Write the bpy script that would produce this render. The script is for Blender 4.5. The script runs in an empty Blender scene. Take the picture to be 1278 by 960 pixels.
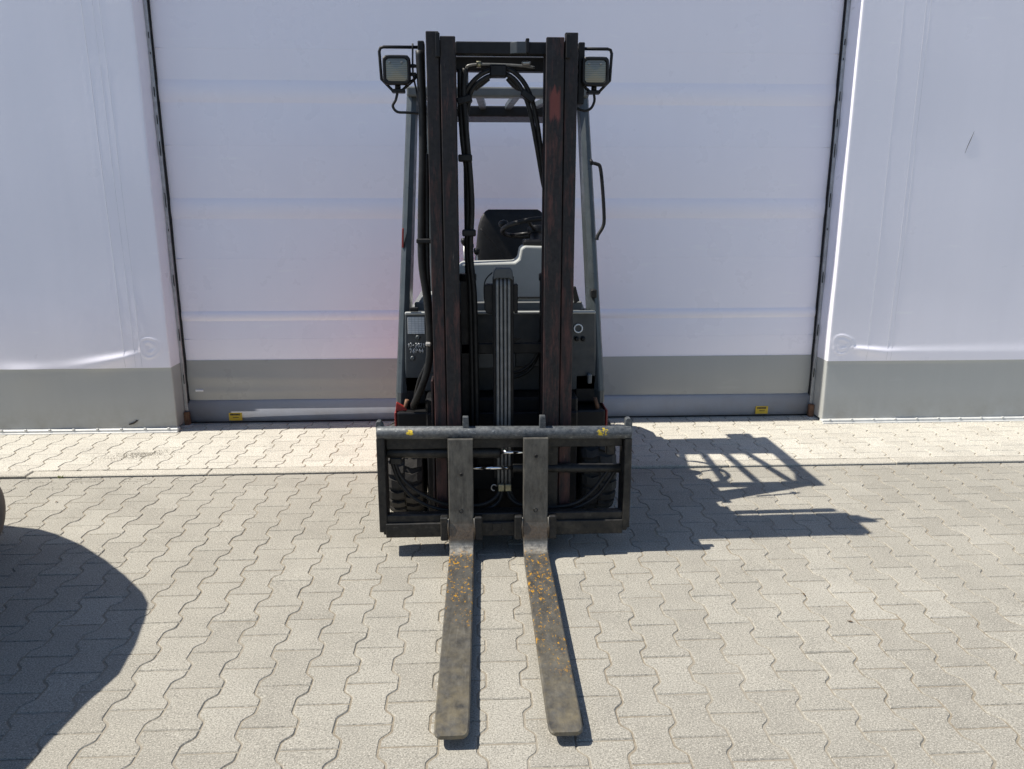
import bpy, bmesh, math, random
from mathutils import Vector, Matrix
random.seed(7)
R = math.radians
scene = bpy.context.scene
COL = scene.collection

# ------------------------------------------------------------------ camera, sky, sun, exposure
cam_d = bpy.data.cameras.new('camera')
cam = bpy.data.objects.new('camera', cam_d)
COL.objects.link(cam)
cam.location = (0, 0, 1.5)
cam.rotation_euler = (R(90 - 13.4), 0, R(-2.7))
cam_d.sensor_width = 36
cam_d.lens = 36 * 950 / 1278
cam_d.clip_end = 2000
cam_d.clip_start = 0.05
scene.camera = cam

SUN_TRAVEL = Vector((1, 0.02, -1.5)).normalized()
world = bpy.data.worlds.new('World')
scene.world = world
world.use_nodes = True
wn = world.node_tree.nodes
sky = wn.new('ShaderNodeTexSky')
sky.sky_type = 'NISHITA'
sky.sun_disc = False
sky.sun_elevation = math.asin(-SUN_TRAVEL.z)
sky.sun_rotation = math.atan2(-SUN_TRAVEL.x, -SUN_TRAVEL.y)
sky.air_density = 1.0
sky.dust_density = 0.6
sky.ozone_density = 4.5
world.node_tree.links.new(sky.outputs[0], wn['Background'].inputs[0])
wn['Background'].inputs[1].default_value = 0.09
sun_d = bpy.data.lights.new('sun', 'SUN')
sun_d.energy = 4.8
sun_d.angle = R(0.5)
sun_d.color = (1.0, 0.945, 0.85)
sun = bpy.data.objects.new('sun', sun_d)
COL.objects.link(sun)
sun.rotation_euler = SUN_TRAVEL.to_track_quat('-Z', 'Y').to_euler()
sun.location = (-6, 0, 9)
vs = scene.view_settings
vs.view_transform = 'Standard'
vs.look = 'None'
vs.gamma = 1
vs.use_curve_mapping = False
vs.exposure = 0.52

# ------------------------------------------------------------------ helpers
def tag(o, label=None, cat=None, group=None, kind=None):
    if label: o['label'] = label
    if cat: o['category'] = cat
    if group: o['group'] = group
    if kind: o['kind'] = kind
    return o

def link(o, parent=None):
    COL.objects.link(o)
    if parent is not None:
        o.parent = parent
    return o

def empty(name, loc):
    o = bpy.data.objects.new(name, None)
    o.empty_display_size = 0.1
    o.location = loc
    COL.objects.link(o)
    return o

def setparent(o, parent):
    # parents sit at known places without rotation; keep world position
    o.parent = parent
    off = Vector((0, 0, 0))
    p = parent
    while p is not None:
        off += p.location
        p = p.parent
    o.location = o.location - off

def catmull(pts, n=6):
    P = [Vector(p) for p in pts]
    out = []
    for i in range(len(P) - 1):
        p0 = P[max(i - 1, 0)]; p1 = P[i]; p2 = P[i + 1]; p3 = P[min(i + 2, len(P) - 1)]
        for k in range(n):
            t = k / n
            out.append(0.5 * ((2 * p1) + (-p0 + p2) * t + (2 * p0 - 5 * p1 + 4 * p2 - p3) * t * t + (-p0 + 3 * p1 - 3 * p2 + p3) * t ** 3))
    out.append(P[-1])
    return out

class MB:
    def __init__(self):
        self.v = []; self.f = []; self.s = []
    def add(self, verts, faces, smooth=False):
        b = len(self.v)
        self.v += [tuple(x) for x in verts]
        for fc in faces:
            self.f.append([b + i for i in fc]); self.s.append(smooth)
        return self
    def frombm(self, bm, smooth=False):
        bm.verts.ensure_lookup_table()
        bm.verts.index_update()
        self.add([v.co[:] for v in bm.verts], [[v.index for v in f.verts] for f in bm.faces], smooth)
        bm.free()
        return self
    def box(self, x0, x1, y0, y1, z0, z1, b=0.003, seg=1, rot=None, smooth=False):
        bm = bmesh.new()
        bmesh.ops.create_cube(bm, size=1)
        for v in bm.verts:
            v.co = Vector(((x0 + x1) / 2 + v.co.x * (x1 - x0), (y0 + y1) / 2 + v.co.y * (y1 - y0), (z0 + z1) / 2 + v.co.z * (z1 - z0)))
        if b > 0:
            bmesh.ops.bevel(bm, geom=bm.edges[:], offset=min(b, 0.45 * min(x1 - x0, y1 - y0, z1 - z0)), segments=seg, affect='EDGES', profile=0.5)
        if rot is not None:
            c = Vector(((x0 + x1) / 2, (y0 + y1) / 2, (z0 + z1) / 2))
            for v in bm.verts:
                v.co = c + rot @ (v.co - c)
        return self.frombm(bm, smooth)
    def prism(self, poly, axis, a, b, bev=0.0, seg=1):
        """poly: 2D points in the other two axes (cyclic order x,y,z without axis)"""
        def mk(p, t):
            if axis == 'x': return (t, p[0], p[1])
            if axis == 'y': return (p[0], t, p[1])
            return (p[0], p[1], t)
        bm = bmesh.new()
        A = [bm.verts.new(mk(p, a)) for p in poly]
        B = [bm.verts.new(mk(p, b)) for p in poly]
        n = len(poly)
        bm.faces.new(A); bm.faces.new(B[::-1])
        for i in range(n):
            bm.faces.new([A[i], B[i], B[(i + 1) % n], A[(i + 1) % n]])
        bmesh.ops.recalc_face_normals(bm, faces=bm.faces[:])
        if bev > 0:
            bmesh.ops.bevel(bm, geom=bm.edges[:], offset=bev, segments=seg, affect='EDGES', profile=0.5)
        return self.frombm(bm)
    def tube(self, pts, r, seg=10, cap=True, closed=False, smooth=True):
        P = [Vector(p) for p in pts]
        n = len(P)
        rad = r if isinstance(r, (list, tuple)) else [r] * n
        verts = []; faces = []
        prev = None
        for i in range(n):
            if closed:
                t = (P[(i + 1) % n] - P[i - 1]).normalized()
            else:
                t = (P[min(i + 1, n - 1)] - P[max(i - 1, 0)]).normalized()
            if prev is None:
                u = t.orthogonal().normalized()
            else:
                u = (prev - t * prev.dot(t))
                u = u.normalized() if u.length > 1e-6 else t.orthogonal().normalized()
            prev = u
            w = t.cross(u)
            for k in range(seg):
                a = 2 * math.pi * k / seg
                verts.append(P[i] + (u * math.cos(a) + w * math.sin(a)) * rad[i])
        m = n if closed else n - 1
        for i in range(m):
            for k in range(seg):
                a = i * seg + k; b = i * seg + (k + 1) % seg
                j = (i + 1) % n
                faces.append([a, b, j * seg + (k + 1) % seg, j * seg + k])
        self.add(verts, faces, smooth)
        if cap and not closed:
            b0 = len(self.v) - n * seg
            self.f.append([b0 + k for k in range(seg)][::-1]); self.s.append(False)
            self.f.append([b0 + (n - 1) * seg + k for k in range(seg)]); self.s.append(False)
        return self
    def cyl(self, a, b, r, seg=20, bev=0.0):
        a = Vector(a); b = Vector(b)
        if bev:
            t = (b - a).normalized()
            return self.tube([a, a + t * bev * .3, a + t * bev, b - t * bev, b - t * bev * .3, b], [r - bev, r - bev * .3, r, r, r - bev * .3, r - bev], seg)
        return self.tube([a, b], r, seg)
    def lathe(self, prof, c, axis='x', seg=40, smooth=True, closed=True):
        """prof: (t along axis, radius)"""
        verts = []; faces = []; n = len(prof)
        for k in range(seg):
            a = 2 * math.pi * k / seg
            for (t, r) in prof:
                if axis == 'x': verts.append((c[0] + t, c[1] + r * math.cos(a), c[2] + r * math.sin(a)))
                elif axis == 'y': verts.append((c[0] + r * math.cos(a), c[1] + t, c[2] + r * math.sin(a)))
                else: verts.append((c[0] + r * math.cos(a), c[1] + r * math.sin(a), c[2] + t))
        for k in range(seg):
            k2 = (k + 1) % seg
            for i in range(n if closed else n - 1):
                j = (i + 1) % n
                faces.append([k * n + i, k * n + j, k2 * n + j, k2 * n + i])
        return self.add(verts, faces, smooth)
    def grid(self, pts, nu, nv, smooth=True):
        faces = []
        for i in range(nu - 1):
            for j in range(nv - 1):
                a = i * nv + j
                faces.append([a, a + nv, a + nv + 1, a + 1])
        return self.add(pts, faces, smooth)
    def build(self, name, mat, parent=None, recalc=True):
        me = bpy.data.meshes.new(name)
        me.from_pydata(self.v, [], self.f)
        me.polygons.foreach_set('use_smooth', self.s)
        if recalc:
            bm = bmesh.new(); bm.from_mesh(me)
            bmesh.ops.recalc_face_normals(bm, faces=bm.faces[:])
            bm.to_mesh(me); bm.free()
        me.materials.append(mat)
        o = bpy.data.objects.new(name, me)
        COL.objects.link(o)
        if parent is not None:
            setparent(o, parent)
        return o

# ------------------------------------------------------------------ materials
class NT:
    def __init__(self, name):
        self.m = bpy.data.materials.new(name); self.m.use_nodes = True
        self.t = self.m.node_tree; self.n = self.t.nodes
        self.b = self.n['Principled BSDF']
        self.geo = self.n.new('ShaderNodeNewGeometry')
        self.pos = self.geo.outputs['Position']
    def set(self, **k):
        for a, v in k.items():
            self.b.inputs[a.replace('_', ' ')].default_value = v
        return self
    def link(self, a, b): self.t.links.new(a, b)
    def noise(self, scale, detail=4, rough=0.55, vec=None, stretch=None):
        nd = self.n.new('ShaderNodeTexNoise')
        nd.inputs['Scale'].default_value = scale; nd.inputs['Detail'].default_value = detail; nd.inputs['Roughness'].default_value = rough
        v = vec or self.pos
        if stretch:
            mp = self.n.new('ShaderNodeMapping'); mp.inputs['Scale'].default_value = stretch
            self.link(v, mp.inputs['Vector']); v = mp.outputs[0]
        self.link(v, nd.inputs['Vector'])
        return nd.outputs['Fac']
    def ramp(self, fac, stops):
        r = self.n.new('ShaderNodeValToRGB')
        el = r.color_ramp.elements
        while len(el) < len(stops): el.new(0.5)
        for e, (p, c) in zip(el, stops):
            e.position = p; e.color = c if len(c) == 4 else (*c, 1)
        self.link(fac, r.inputs['Fac'])
        return r.outputs['Color']
    def fr(self, fac, a, b, lo=0.0, hi=1.0):
        r = self.n.new('ShaderNodeMapRange')
        r.inputs['From Min'].default_value = a; r.inputs['From Max'].default_value = b
        r.inputs['To Min'].default_value = lo; r.inputs['To Max'].default_value = hi
        self.link(fac, r.inputs['Value'])
        return r.outputs['Result']
    def mix(self, fac, a, b, mode='MIX'):
        x = self.n.new('ShaderNodeMix'); x.data_type = 'RGBA'; x.blend_type = mode
        for sock, val in ((x.inputs[0], fac), (x.inputs[6], a), (x.inputs[7], b)):
            if hasattr(val, 'is_linked') or hasattr(val, 'links'): self.link(val, sock)
            elif isinstance(val, (int, float)): sock.default_value = val
            else: sock.default_value = (*val, 1) if len(val) == 3 else val
        return x.outputs[2]
    def math(self, op, a, b=0.0):
        x = self.n.new('ShaderNodeMath'); x.operation = op
        for sock, val in ((x.inputs[0], a), (x.inputs[1], b)):
            if isinstance(val, (int, float)): sock.default_value = val
            else: self.link(val, sock)
        return x.outputs[0]
    def xyz(self):
        s = self.n.new('ShaderNodeSeparateXYZ'); self.link(self.pos, s.inputs[0]); return s.outputs
    def color(self, c): self.link(c, self.b.inputs['Base Color']); return self
    def rough(self, c): self.link(c, self.b.inputs['Roughness']); return self
    def bump(self, h, strength=0.3, dist=0.002):
        b = self.n.new('ShaderNodeBump'); b.inputs['Strength'].default_value = strength; b.inputs['Distance'].default_value = dist
        self.link(h, b.inputs['Height']); self.link(b.outputs[0], self.b.inputs['Normal']); return self

def near_mask(nt, c, r0, r1):
    d = nt.n.new('ShaderNodeVectorMath'); d.operation = 'DISTANCE'
    nt.link(nt.pos, d.inputs[0]); d.inputs[1].default_value = c
    return nt.fr(d.outputs['Value'], r0, r1, 1.0, 0.0)

def plain(name, col, rough=0.5, metal=0.0, var=0.25, scale=14, bump=0.0, dust=0.0):
    nt = NT(name)
    a = nt.noise(scale, 5, 0.6)
    lo = tuple(c * (1 - var) for c in col); hi = tuple(min(1, c * (1 + var)) for c in col)
    c = nt.ramp(a, [(0.3, lo), (0.7, hi)])
    if dust:
        d = nt.noise(5, 6, 0.7)
        c = nt.mix(nt.fr(d, 0.45, 0.75, 0, dust), c, (0.3, 0.28, 0.24))
    nt.color(c)
    nt.rough(nt.fr(nt.noise(scale * 2.3, 4), 0.3, 0.7, max(0.03, rough - 0.1), min(1, rough + 0.12)))
    nt.set(Metallic=metal)
    if max(col) < 0.02:
        nt.b.inputs['Specular IOR Level'].default_value = 0.3
    if bump:
        nt.bump(nt.noise(220, 3), bump, 0.001)
    return nt.m

def concrete(name, base, light, dark, stain):
    nt = NT(name)
    oi = nt.n.new('ShaderNodeObjectInfo')
    at = nt.n.new('ShaderNodeAttribute'); at.attribute_name = 'rnd'
    rnd = nt.math('FRACT', nt.math('ADD', oi.outputs['Random'], at.outputs['Fac']))
    c = nt.ramp(rnd, [(0.0, dark), (0.35, base), (0.75, base), (1.0, light)])
    big = nt.noise(0.9, 5, 0.62)
    c = nt.mix(nt.fr(big, 0.36, 0.66, stain, 0.0), c, tuple(x * 0.62 for x in base))
    mid = nt.noise(6.5, 6, 0.65)
    c = nt.mix(nt.fr(mid, 0.3, 0.72, 0.0, 0.42), c, tuple(x * 1.18 for x in base))
    pat = nt.noise(2.2, 7, 0.7)
    c = nt.mix(nt.fr(pat, 0.54, 0.70, 0.0, 0.45), c, tuple(x * 0.58 for x in base))
    sp = nt.noise(170, 4, 0.85)
    c = nt.mix(nt.fr(sp, 0.54, 0.38, 0.0, 0.95), c, tuple(x * 0.4 for x in base))
    sp2 = nt.noise(200, 3, 0.8, stretch=(1, 1.1, 1))
    c = nt.mix(nt.fr(sp2, 0.52, 0.65, 0.0, 0.75), c, tuple(min(0.95, x * 1.65) for x in base))
    nt.color(c)
    nt.set(Roughness=0.88)
    nt.b.inputs['Specular IOR Level'].default_value = 0.3
    h = nt.math('ADD', nt.math('MULTIPLY', sp, 1.0), nt.math('MULTIPLY', mid, 0.8))
    nt.bump(h, 0.55, 0.0022)
    return nt.m

M = {}
M['yard'] = concrete('yard_concrete', (0.35, 0.33, 0.282), (0.43, 0.408, 0.352), (0.275, 0.257, 0.219), 0.62)
M['apron'] = concrete('apron_concrete', (0.53, 0.5, 0.43), (0.6, 0.57, 0.495), (0.45, 0.42, 0.36), 0.3)
M['kerb'] = concrete('kerb_concrete', (0.47, 0.44, 0.375), (0.51, 0.48, 0.41), (0.41, 0.385, 0.325), 0.35)
def sandmat():
    nt = NT('joint_sand')
    c = nt.ramp(nt.noise(90, 5, 0.7), [(0.3, (0.15, 0.125, 0.09)), (0.7, (0.31, 0.27, 0.205))])
    c2 = nt.mix(nt.fr(nt.noise(1.6, 4), 0.42, 0.62), c, (0.27, 0.245, 0.2))
    nt.color(c2).set(Roughness=0.95).bump(nt.noise(260, 3), 0.6, 0.002)
    return nt.m
M['sand'] = sandmat()
M['far_ground'] = plain('yard_surface', (0.3, 0.285, 0.25), 0.9, 0, 0.15, 3)

def pvc(name, col, dirt, rough=0.34):
    nt = NT(name)
    streak = nt.noise(9, 5, 0.6, stretch=(1, 1, 0.09))
    big = nt.noise(0.8, 4, 0.6)
    c = nt.mix(nt.fr(streak, 0.42, 0.8, 0.0, 0.35), col, tuple(x * dirt for x in col))
    c = nt.mix(nt.fr(big, 0.35, 0.7, 0.0, 0.35), c, tuple(x * (dirt + 0.06) for x in col))
    z = nt.xyz()[2]
    grime = nt.math('MULTIPLY', nt.fr(z, 0.0, 0.22, 1.0, 0.0), nt.fr(nt.noise(7, 6, 0.7), 0.35, 0.75))
    c = nt.mix(nt.math('MULTIPLY', grime, 0.6), c, (0.2, 0.17, 0.12))
    sc = nt.noise(30, 3, 0.5, stretch=(0.12, 1, 1))
    c = nt.mix(nt.fr(sc, 0.66, 0.74, 0.0, 0.25), c, tuple(min(1, x * 1.18) for x in col))
    nt.color(c)
    nt.rough(nt.fr(nt.noise(4, 4), 0.3, 0.7, rough - 0.08, rough + 0.12))
    weave = nt.n.new('ShaderNodeTexWave'); weave.wave_type = 'BANDS'; weave.bands_direction = 'Z'; weave.inputs['Scale'].default_value = 70
    nt.link(nt.pos, weave.inputs['Vector'])
    nt.bump(nt.math('ADD', nt.math('MULTIPLY', nt.noise(26, 4, 0.5), 1.0), nt.math('MULTIPLY', weave.outputs['Fac'], 0.03)), 0.12, 0.004)
    return nt.m
M['wall_white'] = pvc('white_pvc_sheet', (0.905, 0.88, 0.945), 0.94)
M['door_white'] = pvc('white_door_curtain', (0.915, 0.885, 0.955), 0.95, 0.3)
M['wall_grey'] = pvc('grey_pvc_sheet', (0.43, 0.44, 0.425), 0.88, 0.4)
M['door_grey'] = pvc('grey_door_curtain', (0.37, 0.372, 0.352), 0.88, 0.3)
M['door_bar'] = pvc('grey_bottom_bar', (0.29, 0.305, 0.35), 0.88, 0.5)
M['flash'] = plain('white_flashing', (0.6, 0.6, 0.575), 0.5, 0, 0.12, 20, dust=0.3)
M['seam'] = plain('dusty_seam', (0.6, 0.6, 0.64), 0.5, 0, 0.1)
M['rail'] = plain('galvanised_rail', (0.42, 0.43, 0.44), 0.4, 0.6, 0.2, 25)
M['gap'] = plain('black_seal', (0.012, 0.012, 0.014), 0.7)
M['rust'] = plain('rusty_steel', (0.16, 0.085, 0.05), 0.85, 0.1, 0.45, 40)
M['sticker'] = plain('yellow_sticker', (0.6, 0.4, 0.025), 0.5, 0, 0.1)
M['ink'] = plain('black_print', (0.03, 0.025, 0.02), 0.6)
M['scuff'] = plain('white_scuff', (0.8, 0.8, 0.8), 0.5, 0, 0.05)

def mastmat(name, red):
    nt = NT(name)
    wear = nt.noise(11, 7, 0.68, stretch=(3.2, 3.2, 0.55))
    z = nt.xyz()[2]
    thr = nt.math('ADD', wear, nt.math('MULTIPLY', nt.fr(z, 0.2, 2.0, 1.0, 0.0), red))
    black = nt.ramp(nt.noise(60, 5, 0.6), [(0.3, (0.009, 0.008, 0.010)), (0.75, (0.024, 0.022, 0.023))])
    oxide = nt.ramp(nt.noise(38, 6, 0.7, stretch=(1, 1, 0.4)), [(0.3, (0.05, 0.024, 0.021)), (0.7, (0.1, 0.042, 0.037))])
    c = nt.mix(nt.fr(thr, 0.54, 0.70), black, oxide)
    grime = nt.noise(26, 6, 0.7, stretch=(1, 1, 0.3))
    c = nt.mix(nt.fr(grime, 0.5, 0.68, 0, 0.55), c, (0.03, 0.026, 0.022))
    # bare steel scratches
    sc = nt.noise(75, 3, 0.6, stretch=(1, 1, 0.12))
    c = nt.mix(nt.fr(sc, 0.68, 0.76, 0, 0.5), c, (0.22, 0.19, 0.16))
    # bare red oxide patch on the inner right channel near the top
    x = nt.xyz()[0]
    px = nt.math('MULTIPLY', nt.fr(x, 0.295, 0.303), nt.fr(x, 0.336, 0.344, 1, 0))
    pz = nt.math('MULTIPLY', nt.fr(nt.math('ADD', z, nt.math('MULTIPLY', wear, 0.12)), 1.88, 1.90), nt.fr(nt.math('ADD', z, nt.math('MULTIPLY', wear, 0.2)), 2.02, 2.045, 1, 0))
    c = nt.mix(nt.math('MULTIPLY', nt.math('MULTIPLY', px, pz), 0.85), c, (0.17, 0.05, 0.042))
    nt.color(c)
    nt.rough(nt.fr(grime, 0.3, 0.7, 0.42, 0.75))
    nt.set(Metallic=0.1)
    nt.b.inputs['Specular IOR Level'].default_value = 0.35
    nt.bump(nt.math('ADD', wear, nt.math('MULTIPLY', grime, 0.5)), 0.25, 0.0015)
    return nt.m
M['mast_outer'] = mastmat('worn_mast_steel', 0.17)
M['mast_inner'] = mastmat('worn_inner_mast_steel', 0.08)

def carmat(name, base, light, spots):
    nt = NT(name)
    c = nt.ramp(nt.noise(55, 7, 0.78), [(0.38, base), (0.62, tuple((a + b) / 2 for a, b in zip(base, light))), (0.8, light)])
    c = nt.mix(nt.fr(nt.noise(120, 3, 0.7, stretch=(0.3, 1, 1)), 0.62, 0.72, 0, 0.6), c, tuple(min(1, x * 2.2) for x in light))
    c = nt.mix(nt.fr(nt.noise(9, 6, 0.7), 0.5, 0.75, 0, 0.4), c, (0.12, 0.105, 0.085))
    for (p, r) in spots:
        m = near_mask(nt, p, r * 0.3, r)
        m2 = nt.math('MULTIPLY', m, nt.fr(nt.noise(75, 4, 0.7), 0.44, 0.52))
        c = nt.mix(nt.fr(m2, 0.15, 0.35), c, (0.62, 0.45, 0.03))
    nt.color(c)
    nt.rough(nt.fr(nt.noise(50, 5), 0.3, 0.7, 0.38, 0.7))
    nt.set(Metallic=0.25)
    nt.bump(nt.noise(90, 5, 0.7), 0.3, 0.002)
    return nt.m
M['carriage'] = carmat('black_carriage_steel', (0.009, 0.009, 0.009), (0.03, 0.029, 0.027), [])
M['tube'] = carmat('grey_top_tube_steel', (0.045, 0.052, 0.06), (0.21, 0.22, 0.22), [((-0.285, 3.065, 0.565), 0.022), ((0.535, 3.065, 0.56), 0.028), ((0.52, 3.07, 0.555), 0.018)])

def forkmat():
    nt = NT('worn_fork_steel')
    xyz = nt.xyz()
    c = nt.ramp(nt.noise(24, 7, 0.7, stretch=(1.5, 0.6, 0.6)), [(0.3, (0.06, 0.057, 0.052)), (0.5, (0.11, 0.105, 0.094)), (0.75, (0.18, 0.172, 0.15))])
    y = xyz[1]; z = xyz[2]
    # rusty film toward the tips
    rust = nt.math('MULTIPLY', nt.fr(y, 2.7, 1.9, 0, 1), nt.fr(nt.noise(17, 7, 0.72), 0.38, 0.66))
    c = nt.mix(nt.math('MULTIPLY', rust, 0.65), c, (0.27, 0.225, 0.135))
    # flecks of old orange paint on the blades near the heel
    f = nt.noise(85, 5, 0.75, stretch=(1.0, 0.6, 1.0))
    zone = nt.math('MULTIPLY', nt.math('MULTIPLY', nt.fr(nt.math('ADD', y, nt.math('MULTIPLY', xyz[0], 0.9)), 2.32, 2.5), nt.fr(y, 3.02, 2.98, 0, 1)), nt.fr(z, 0.075, 0.06, 0, 1))
    fl = nt.math('MULTIPLY', zone, nt.fr(nt.math('ADD', f, nt.math('MULTIPLY', nt.math('SUBTRACT', nt.noise(7, 3), 0.47), 0.3)), 0.58, 0.605))
    c = nt.mix(fl, c, (0.62, 0.32, 0.03))
    sc_ = nt.noise(120, 3, 0.6, stretch=(1.0, 0.05, 0.05))
    c = nt.mix(nt.fr(sc_, 0.62, 0.72, 0, 0.25), c, (0.3, 0.28, 0.24))
    hz = nt.math('MULTIPLY', nt.math('MULTIPLY', nt.fr(y, 2.985, 3.005), nt.fr(z, 0.085, 0.1)), nt.fr(nt.math('ADD', z, nt.math('MULTIPLY', nt.noise(45, 4), 0.06)), 0.21, 0.17, 0, 1))
    c = nt.mix(nt.math('MULTIPLY', hz, nt.fr(nt.noise(150, 5, 0.8), 0.38, 0.6, 0.35, 1.0)), c, nt.ramp(nt.noise(110, 5, 0.8), [(0.35, (0.07, 0.05, 0.036)), (0.65, (0.2, 0.145, 0.1))]))
    # polished heel
    heel = nt.math('MULTIPLY', nt.fr(y, 2.965, 2.985), nt.fr(z, 0.095, 0.075, 0, 1))
    shin = nt.math('MULTIPLY', heel, nt.fr(nt.noise(60, 5, 0.7), 0.35, 0.6))
    c = nt.mix(nt.math('MULTIPLY', shin, 0.7), c, (0.34, 0.32, 0.28))
    nt.color(c)
    nt.rough(nt.fr(nt.noise(40, 6, 0.65), 0.3, 0.7, 0.36, 0.62))
    nt.set(Metallic=0.45)
    nt.bump(nt.noise(70, 6, 0.72), 0.25, 0.0015)
    return nt.m
M['fork'] = forkmat()
M['slate'] = plain('dark_slate_paint', (0.046, 0.056, 0.062), 0.36, 0.0, 0.2, 12, dust=0.06)
M['slate_side'] = plain('dark_slate_sheet', (0.034, 0.041, 0.047), 0.45, 0.0, 0.2, 12, dust=0.12)
M['guard_beam'] = plain('ground_lit_guard_paint', (0.12, 0.126, 0.123), 0.5, 0.0, 0.15, 12)  # lighter grey paints in the ground's reflection on the front beam
M['black'] = plain('black_paint', (0.007, 0.007, 0.008), 0.5, 0, 0.3, 20)
M['plastic'] = plain('black_plastic', (0.010, 0.010, 0.011), 0.45, 0, 0.2, 20)
M['rubber'] = plain('black_hose_rubber', (0.012, 0.012, 0.012), 0.5, 0, 0.3, 40, dust=0.03)
M['grey_plastic'] = plain('light_grey_plastic', (0.37, 0.38, 0.365), 0.5, 0, 0.06, 10, bump=0.15)
M['grey_dark'] = plain('mid_grey_plastic', (0.15, 0.155, 0.155), 0.55, 0, 0.1, 10)
M['pipe'] = plain('steel_pipe', (0.16, 0.16, 0.155), 0.42, 0.35, 0.25, 30)
M['chrome'] = plain('chrome_rod', (0.8, 0.8, 0.8), 0.12, 1.0, 0.05)
M['zinc'] = plain('yellow_zinc', (0.3, 0.285, 0.19), 0.4, 0.7, 0.25, 40)
M['red'] = plain('red_paint', (0.3, 0.025, 0.02), 0.42, 0, 0.08, 8)
M['red_dull'] = plain('faded_red_paint', (0.2, 0.02, 0.018), 0.5, 0, 0.2, 30)
M['seat'] = plain('black_vinyl', (0.013, 0.012, 0.012), 0.52, 0, 0.25, 20, bump=0.3, dust=0.03)
M['white'] = plain('white_paint', (0.75, 0.77, 0.78), 0.6, 0, 0.06)
M['steel'] = plain('bright_steel', (0.4, 0.39, 0.37), 0.4, 0.7, 0.25, 40)
def tyremat(name, col, dust):
    nt = NT(name)
    c = nt.ramp(nt.noise(30, 5), [(0.3, tuple(x * .7 for x in col)), (0.7, tuple(x * 1.3 for x in col))])
    c = nt.mix(nt.fr(nt.noise(7, 6, 0.65), 0.3, 0.7, dust * .5, dust), c, (0.22, 0.19, 0.155))
    nt.color(c).set(Roughness=0.8).bump(nt.noise(160, 4), 0.4, 0.002)
    return nt.m
M['tyre'] = tyremat('tyre_rubber', (0.016, 0.016, 0.016), 0.14)
M['tyre_dusty'] = tyremat('dusty_tyre_rubber', (0.05, 0.042, 0.034), 0.95)
def lensmat():
    nt = NT('lamp_lens')
    w = nt.n.new('ShaderNodeTexWave'); w.wave_type = 'BANDS'; w.bands_direction = 'Z'; w.inputs['Scale'].default_value = 45
    nt.link(nt.pos, w.inputs['Vector'])
    nt.color(nt.ramp(w.outputs['Fac'], [(0.0, (0.16, 0.16, 0.135)), (1.0, (0.25, 0.25, 0.215))])).set(Roughness=0.16, Metallic=0.35)
    nt.bump(w.outputs['Fac'], 0.15, 0.002)
    return nt.m
M['lens'] = lensmat()
def platemat():
    nt = NT('printed_data_plate')
    br = nt.n.new('ShaderNodeTexBrick')
    br.offset = 0.0
    br.inputs['Scale'].default_value = 1.0
    br.inputs['Brick Width'].default_value = 0.016; br.inputs['Row Height'].default_value = 0.0085; br.inputs['Mortar Size'].default_value = 0.0009
    br.inputs['Color1'].default_value = (0.55, 0.57, 0.58, 1); br.inputs['Color2'].default_value = (0.6, 0.62, 0.63, 1); br.inputs['Mortar'].default_value = (0.3, 0.32, 0.34, 1)
    mp = nt.n.new('ShaderNodeMapping'); mp.inputs['Rotation'].default_value = (R(90), 0, 0)
    nt.link(nt.pos, mp.inputs['Vector']); nt.link(mp.outputs[0], br.inputs['Vector'])
    nt.color(br.outputs['Color']).set(Roughness=0.45)
    return nt.m
M['plate'] = platemat()
M['leaf'] = plain('dry_leaf', (0.1, 0.065, 0.035), 0.8, 0, 0.3, 60)
M['weed'] = plain('green_weed', (0.14, 0.17, 0.03), 0.7, 0, 0.3, 60)

# ------------------------------------------------------------------ ground, pavers, kerb
ground = MB().add([(-300, -300, -0.04), (300, -300, -0.04), (300, 300, -0.04), (-300, 300, -0.04)], [[0, 1, 2, 3]]).build('ground', M['far_ground'])
tag(ground, kind='structure')

PW = 0.14; PL = 0.2
def paver_poly(grow=0.0):
    a, w, n = 0.1, 0.0845, 0.0555
    g = 0.0017 - grow
    pts = [(w, -a), (w, -0.069), (w - 0.0055, -0.0585), (n + 0.0055, -0.0415), (n, -0.031), (n, 0.031), (n + 0.0055, 0.0415), (w - 0.0055, 0.0585), (w, 0.069), (w, a)]
    pts = pts + [(-x, y) for (x, y) in pts[::-1]]
    out = []
    m = len(pts)
    for i in range(m):                       # true parallel inset of every edge
        p0, p1, p2 = Vector(pts[i - 1]), Vector(pts[i]), Vector(pts[(i + 1) % m])
        e1 = (p1 - p0).normalized(); e2 = (p2 - p1).normalized()
        n1 = Vector((-e1.y, e1.x)); n2 = Vector((-e2.y, e2.x))
        b = (n1 + n2); b = b / max(0.2, b.dot(n1))
        out.append(tuple(p1 + b * g))
    return out
def paver_geom():
    top = [(x, y, 0.0) for x, y in paver_poly(-0.0034)]
    low = [(x, y, -0.0042) for x, y in paver_poly(0.0)]
    n = len(top)
    fs = [list(range(n))]
    for i in range(n):
        j = (i + 1) % n
        fs.append([i, n + i, n + j, j])
    return top + low, fs
PV, PF = paver_geom()
def paver_mesh(name, mat):
    me = bpy.data.meshes.new(name)
    me.from_pydata(PV, [], PF)
    bm = bmesh.new(); bm.from_mesh(me); bmesh.ops.recalc_face_normals(bm, faces=bm.faces[:]); bm.to_mesh(me); bm.free()
    me.materials.append(mat)
    return me

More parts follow.
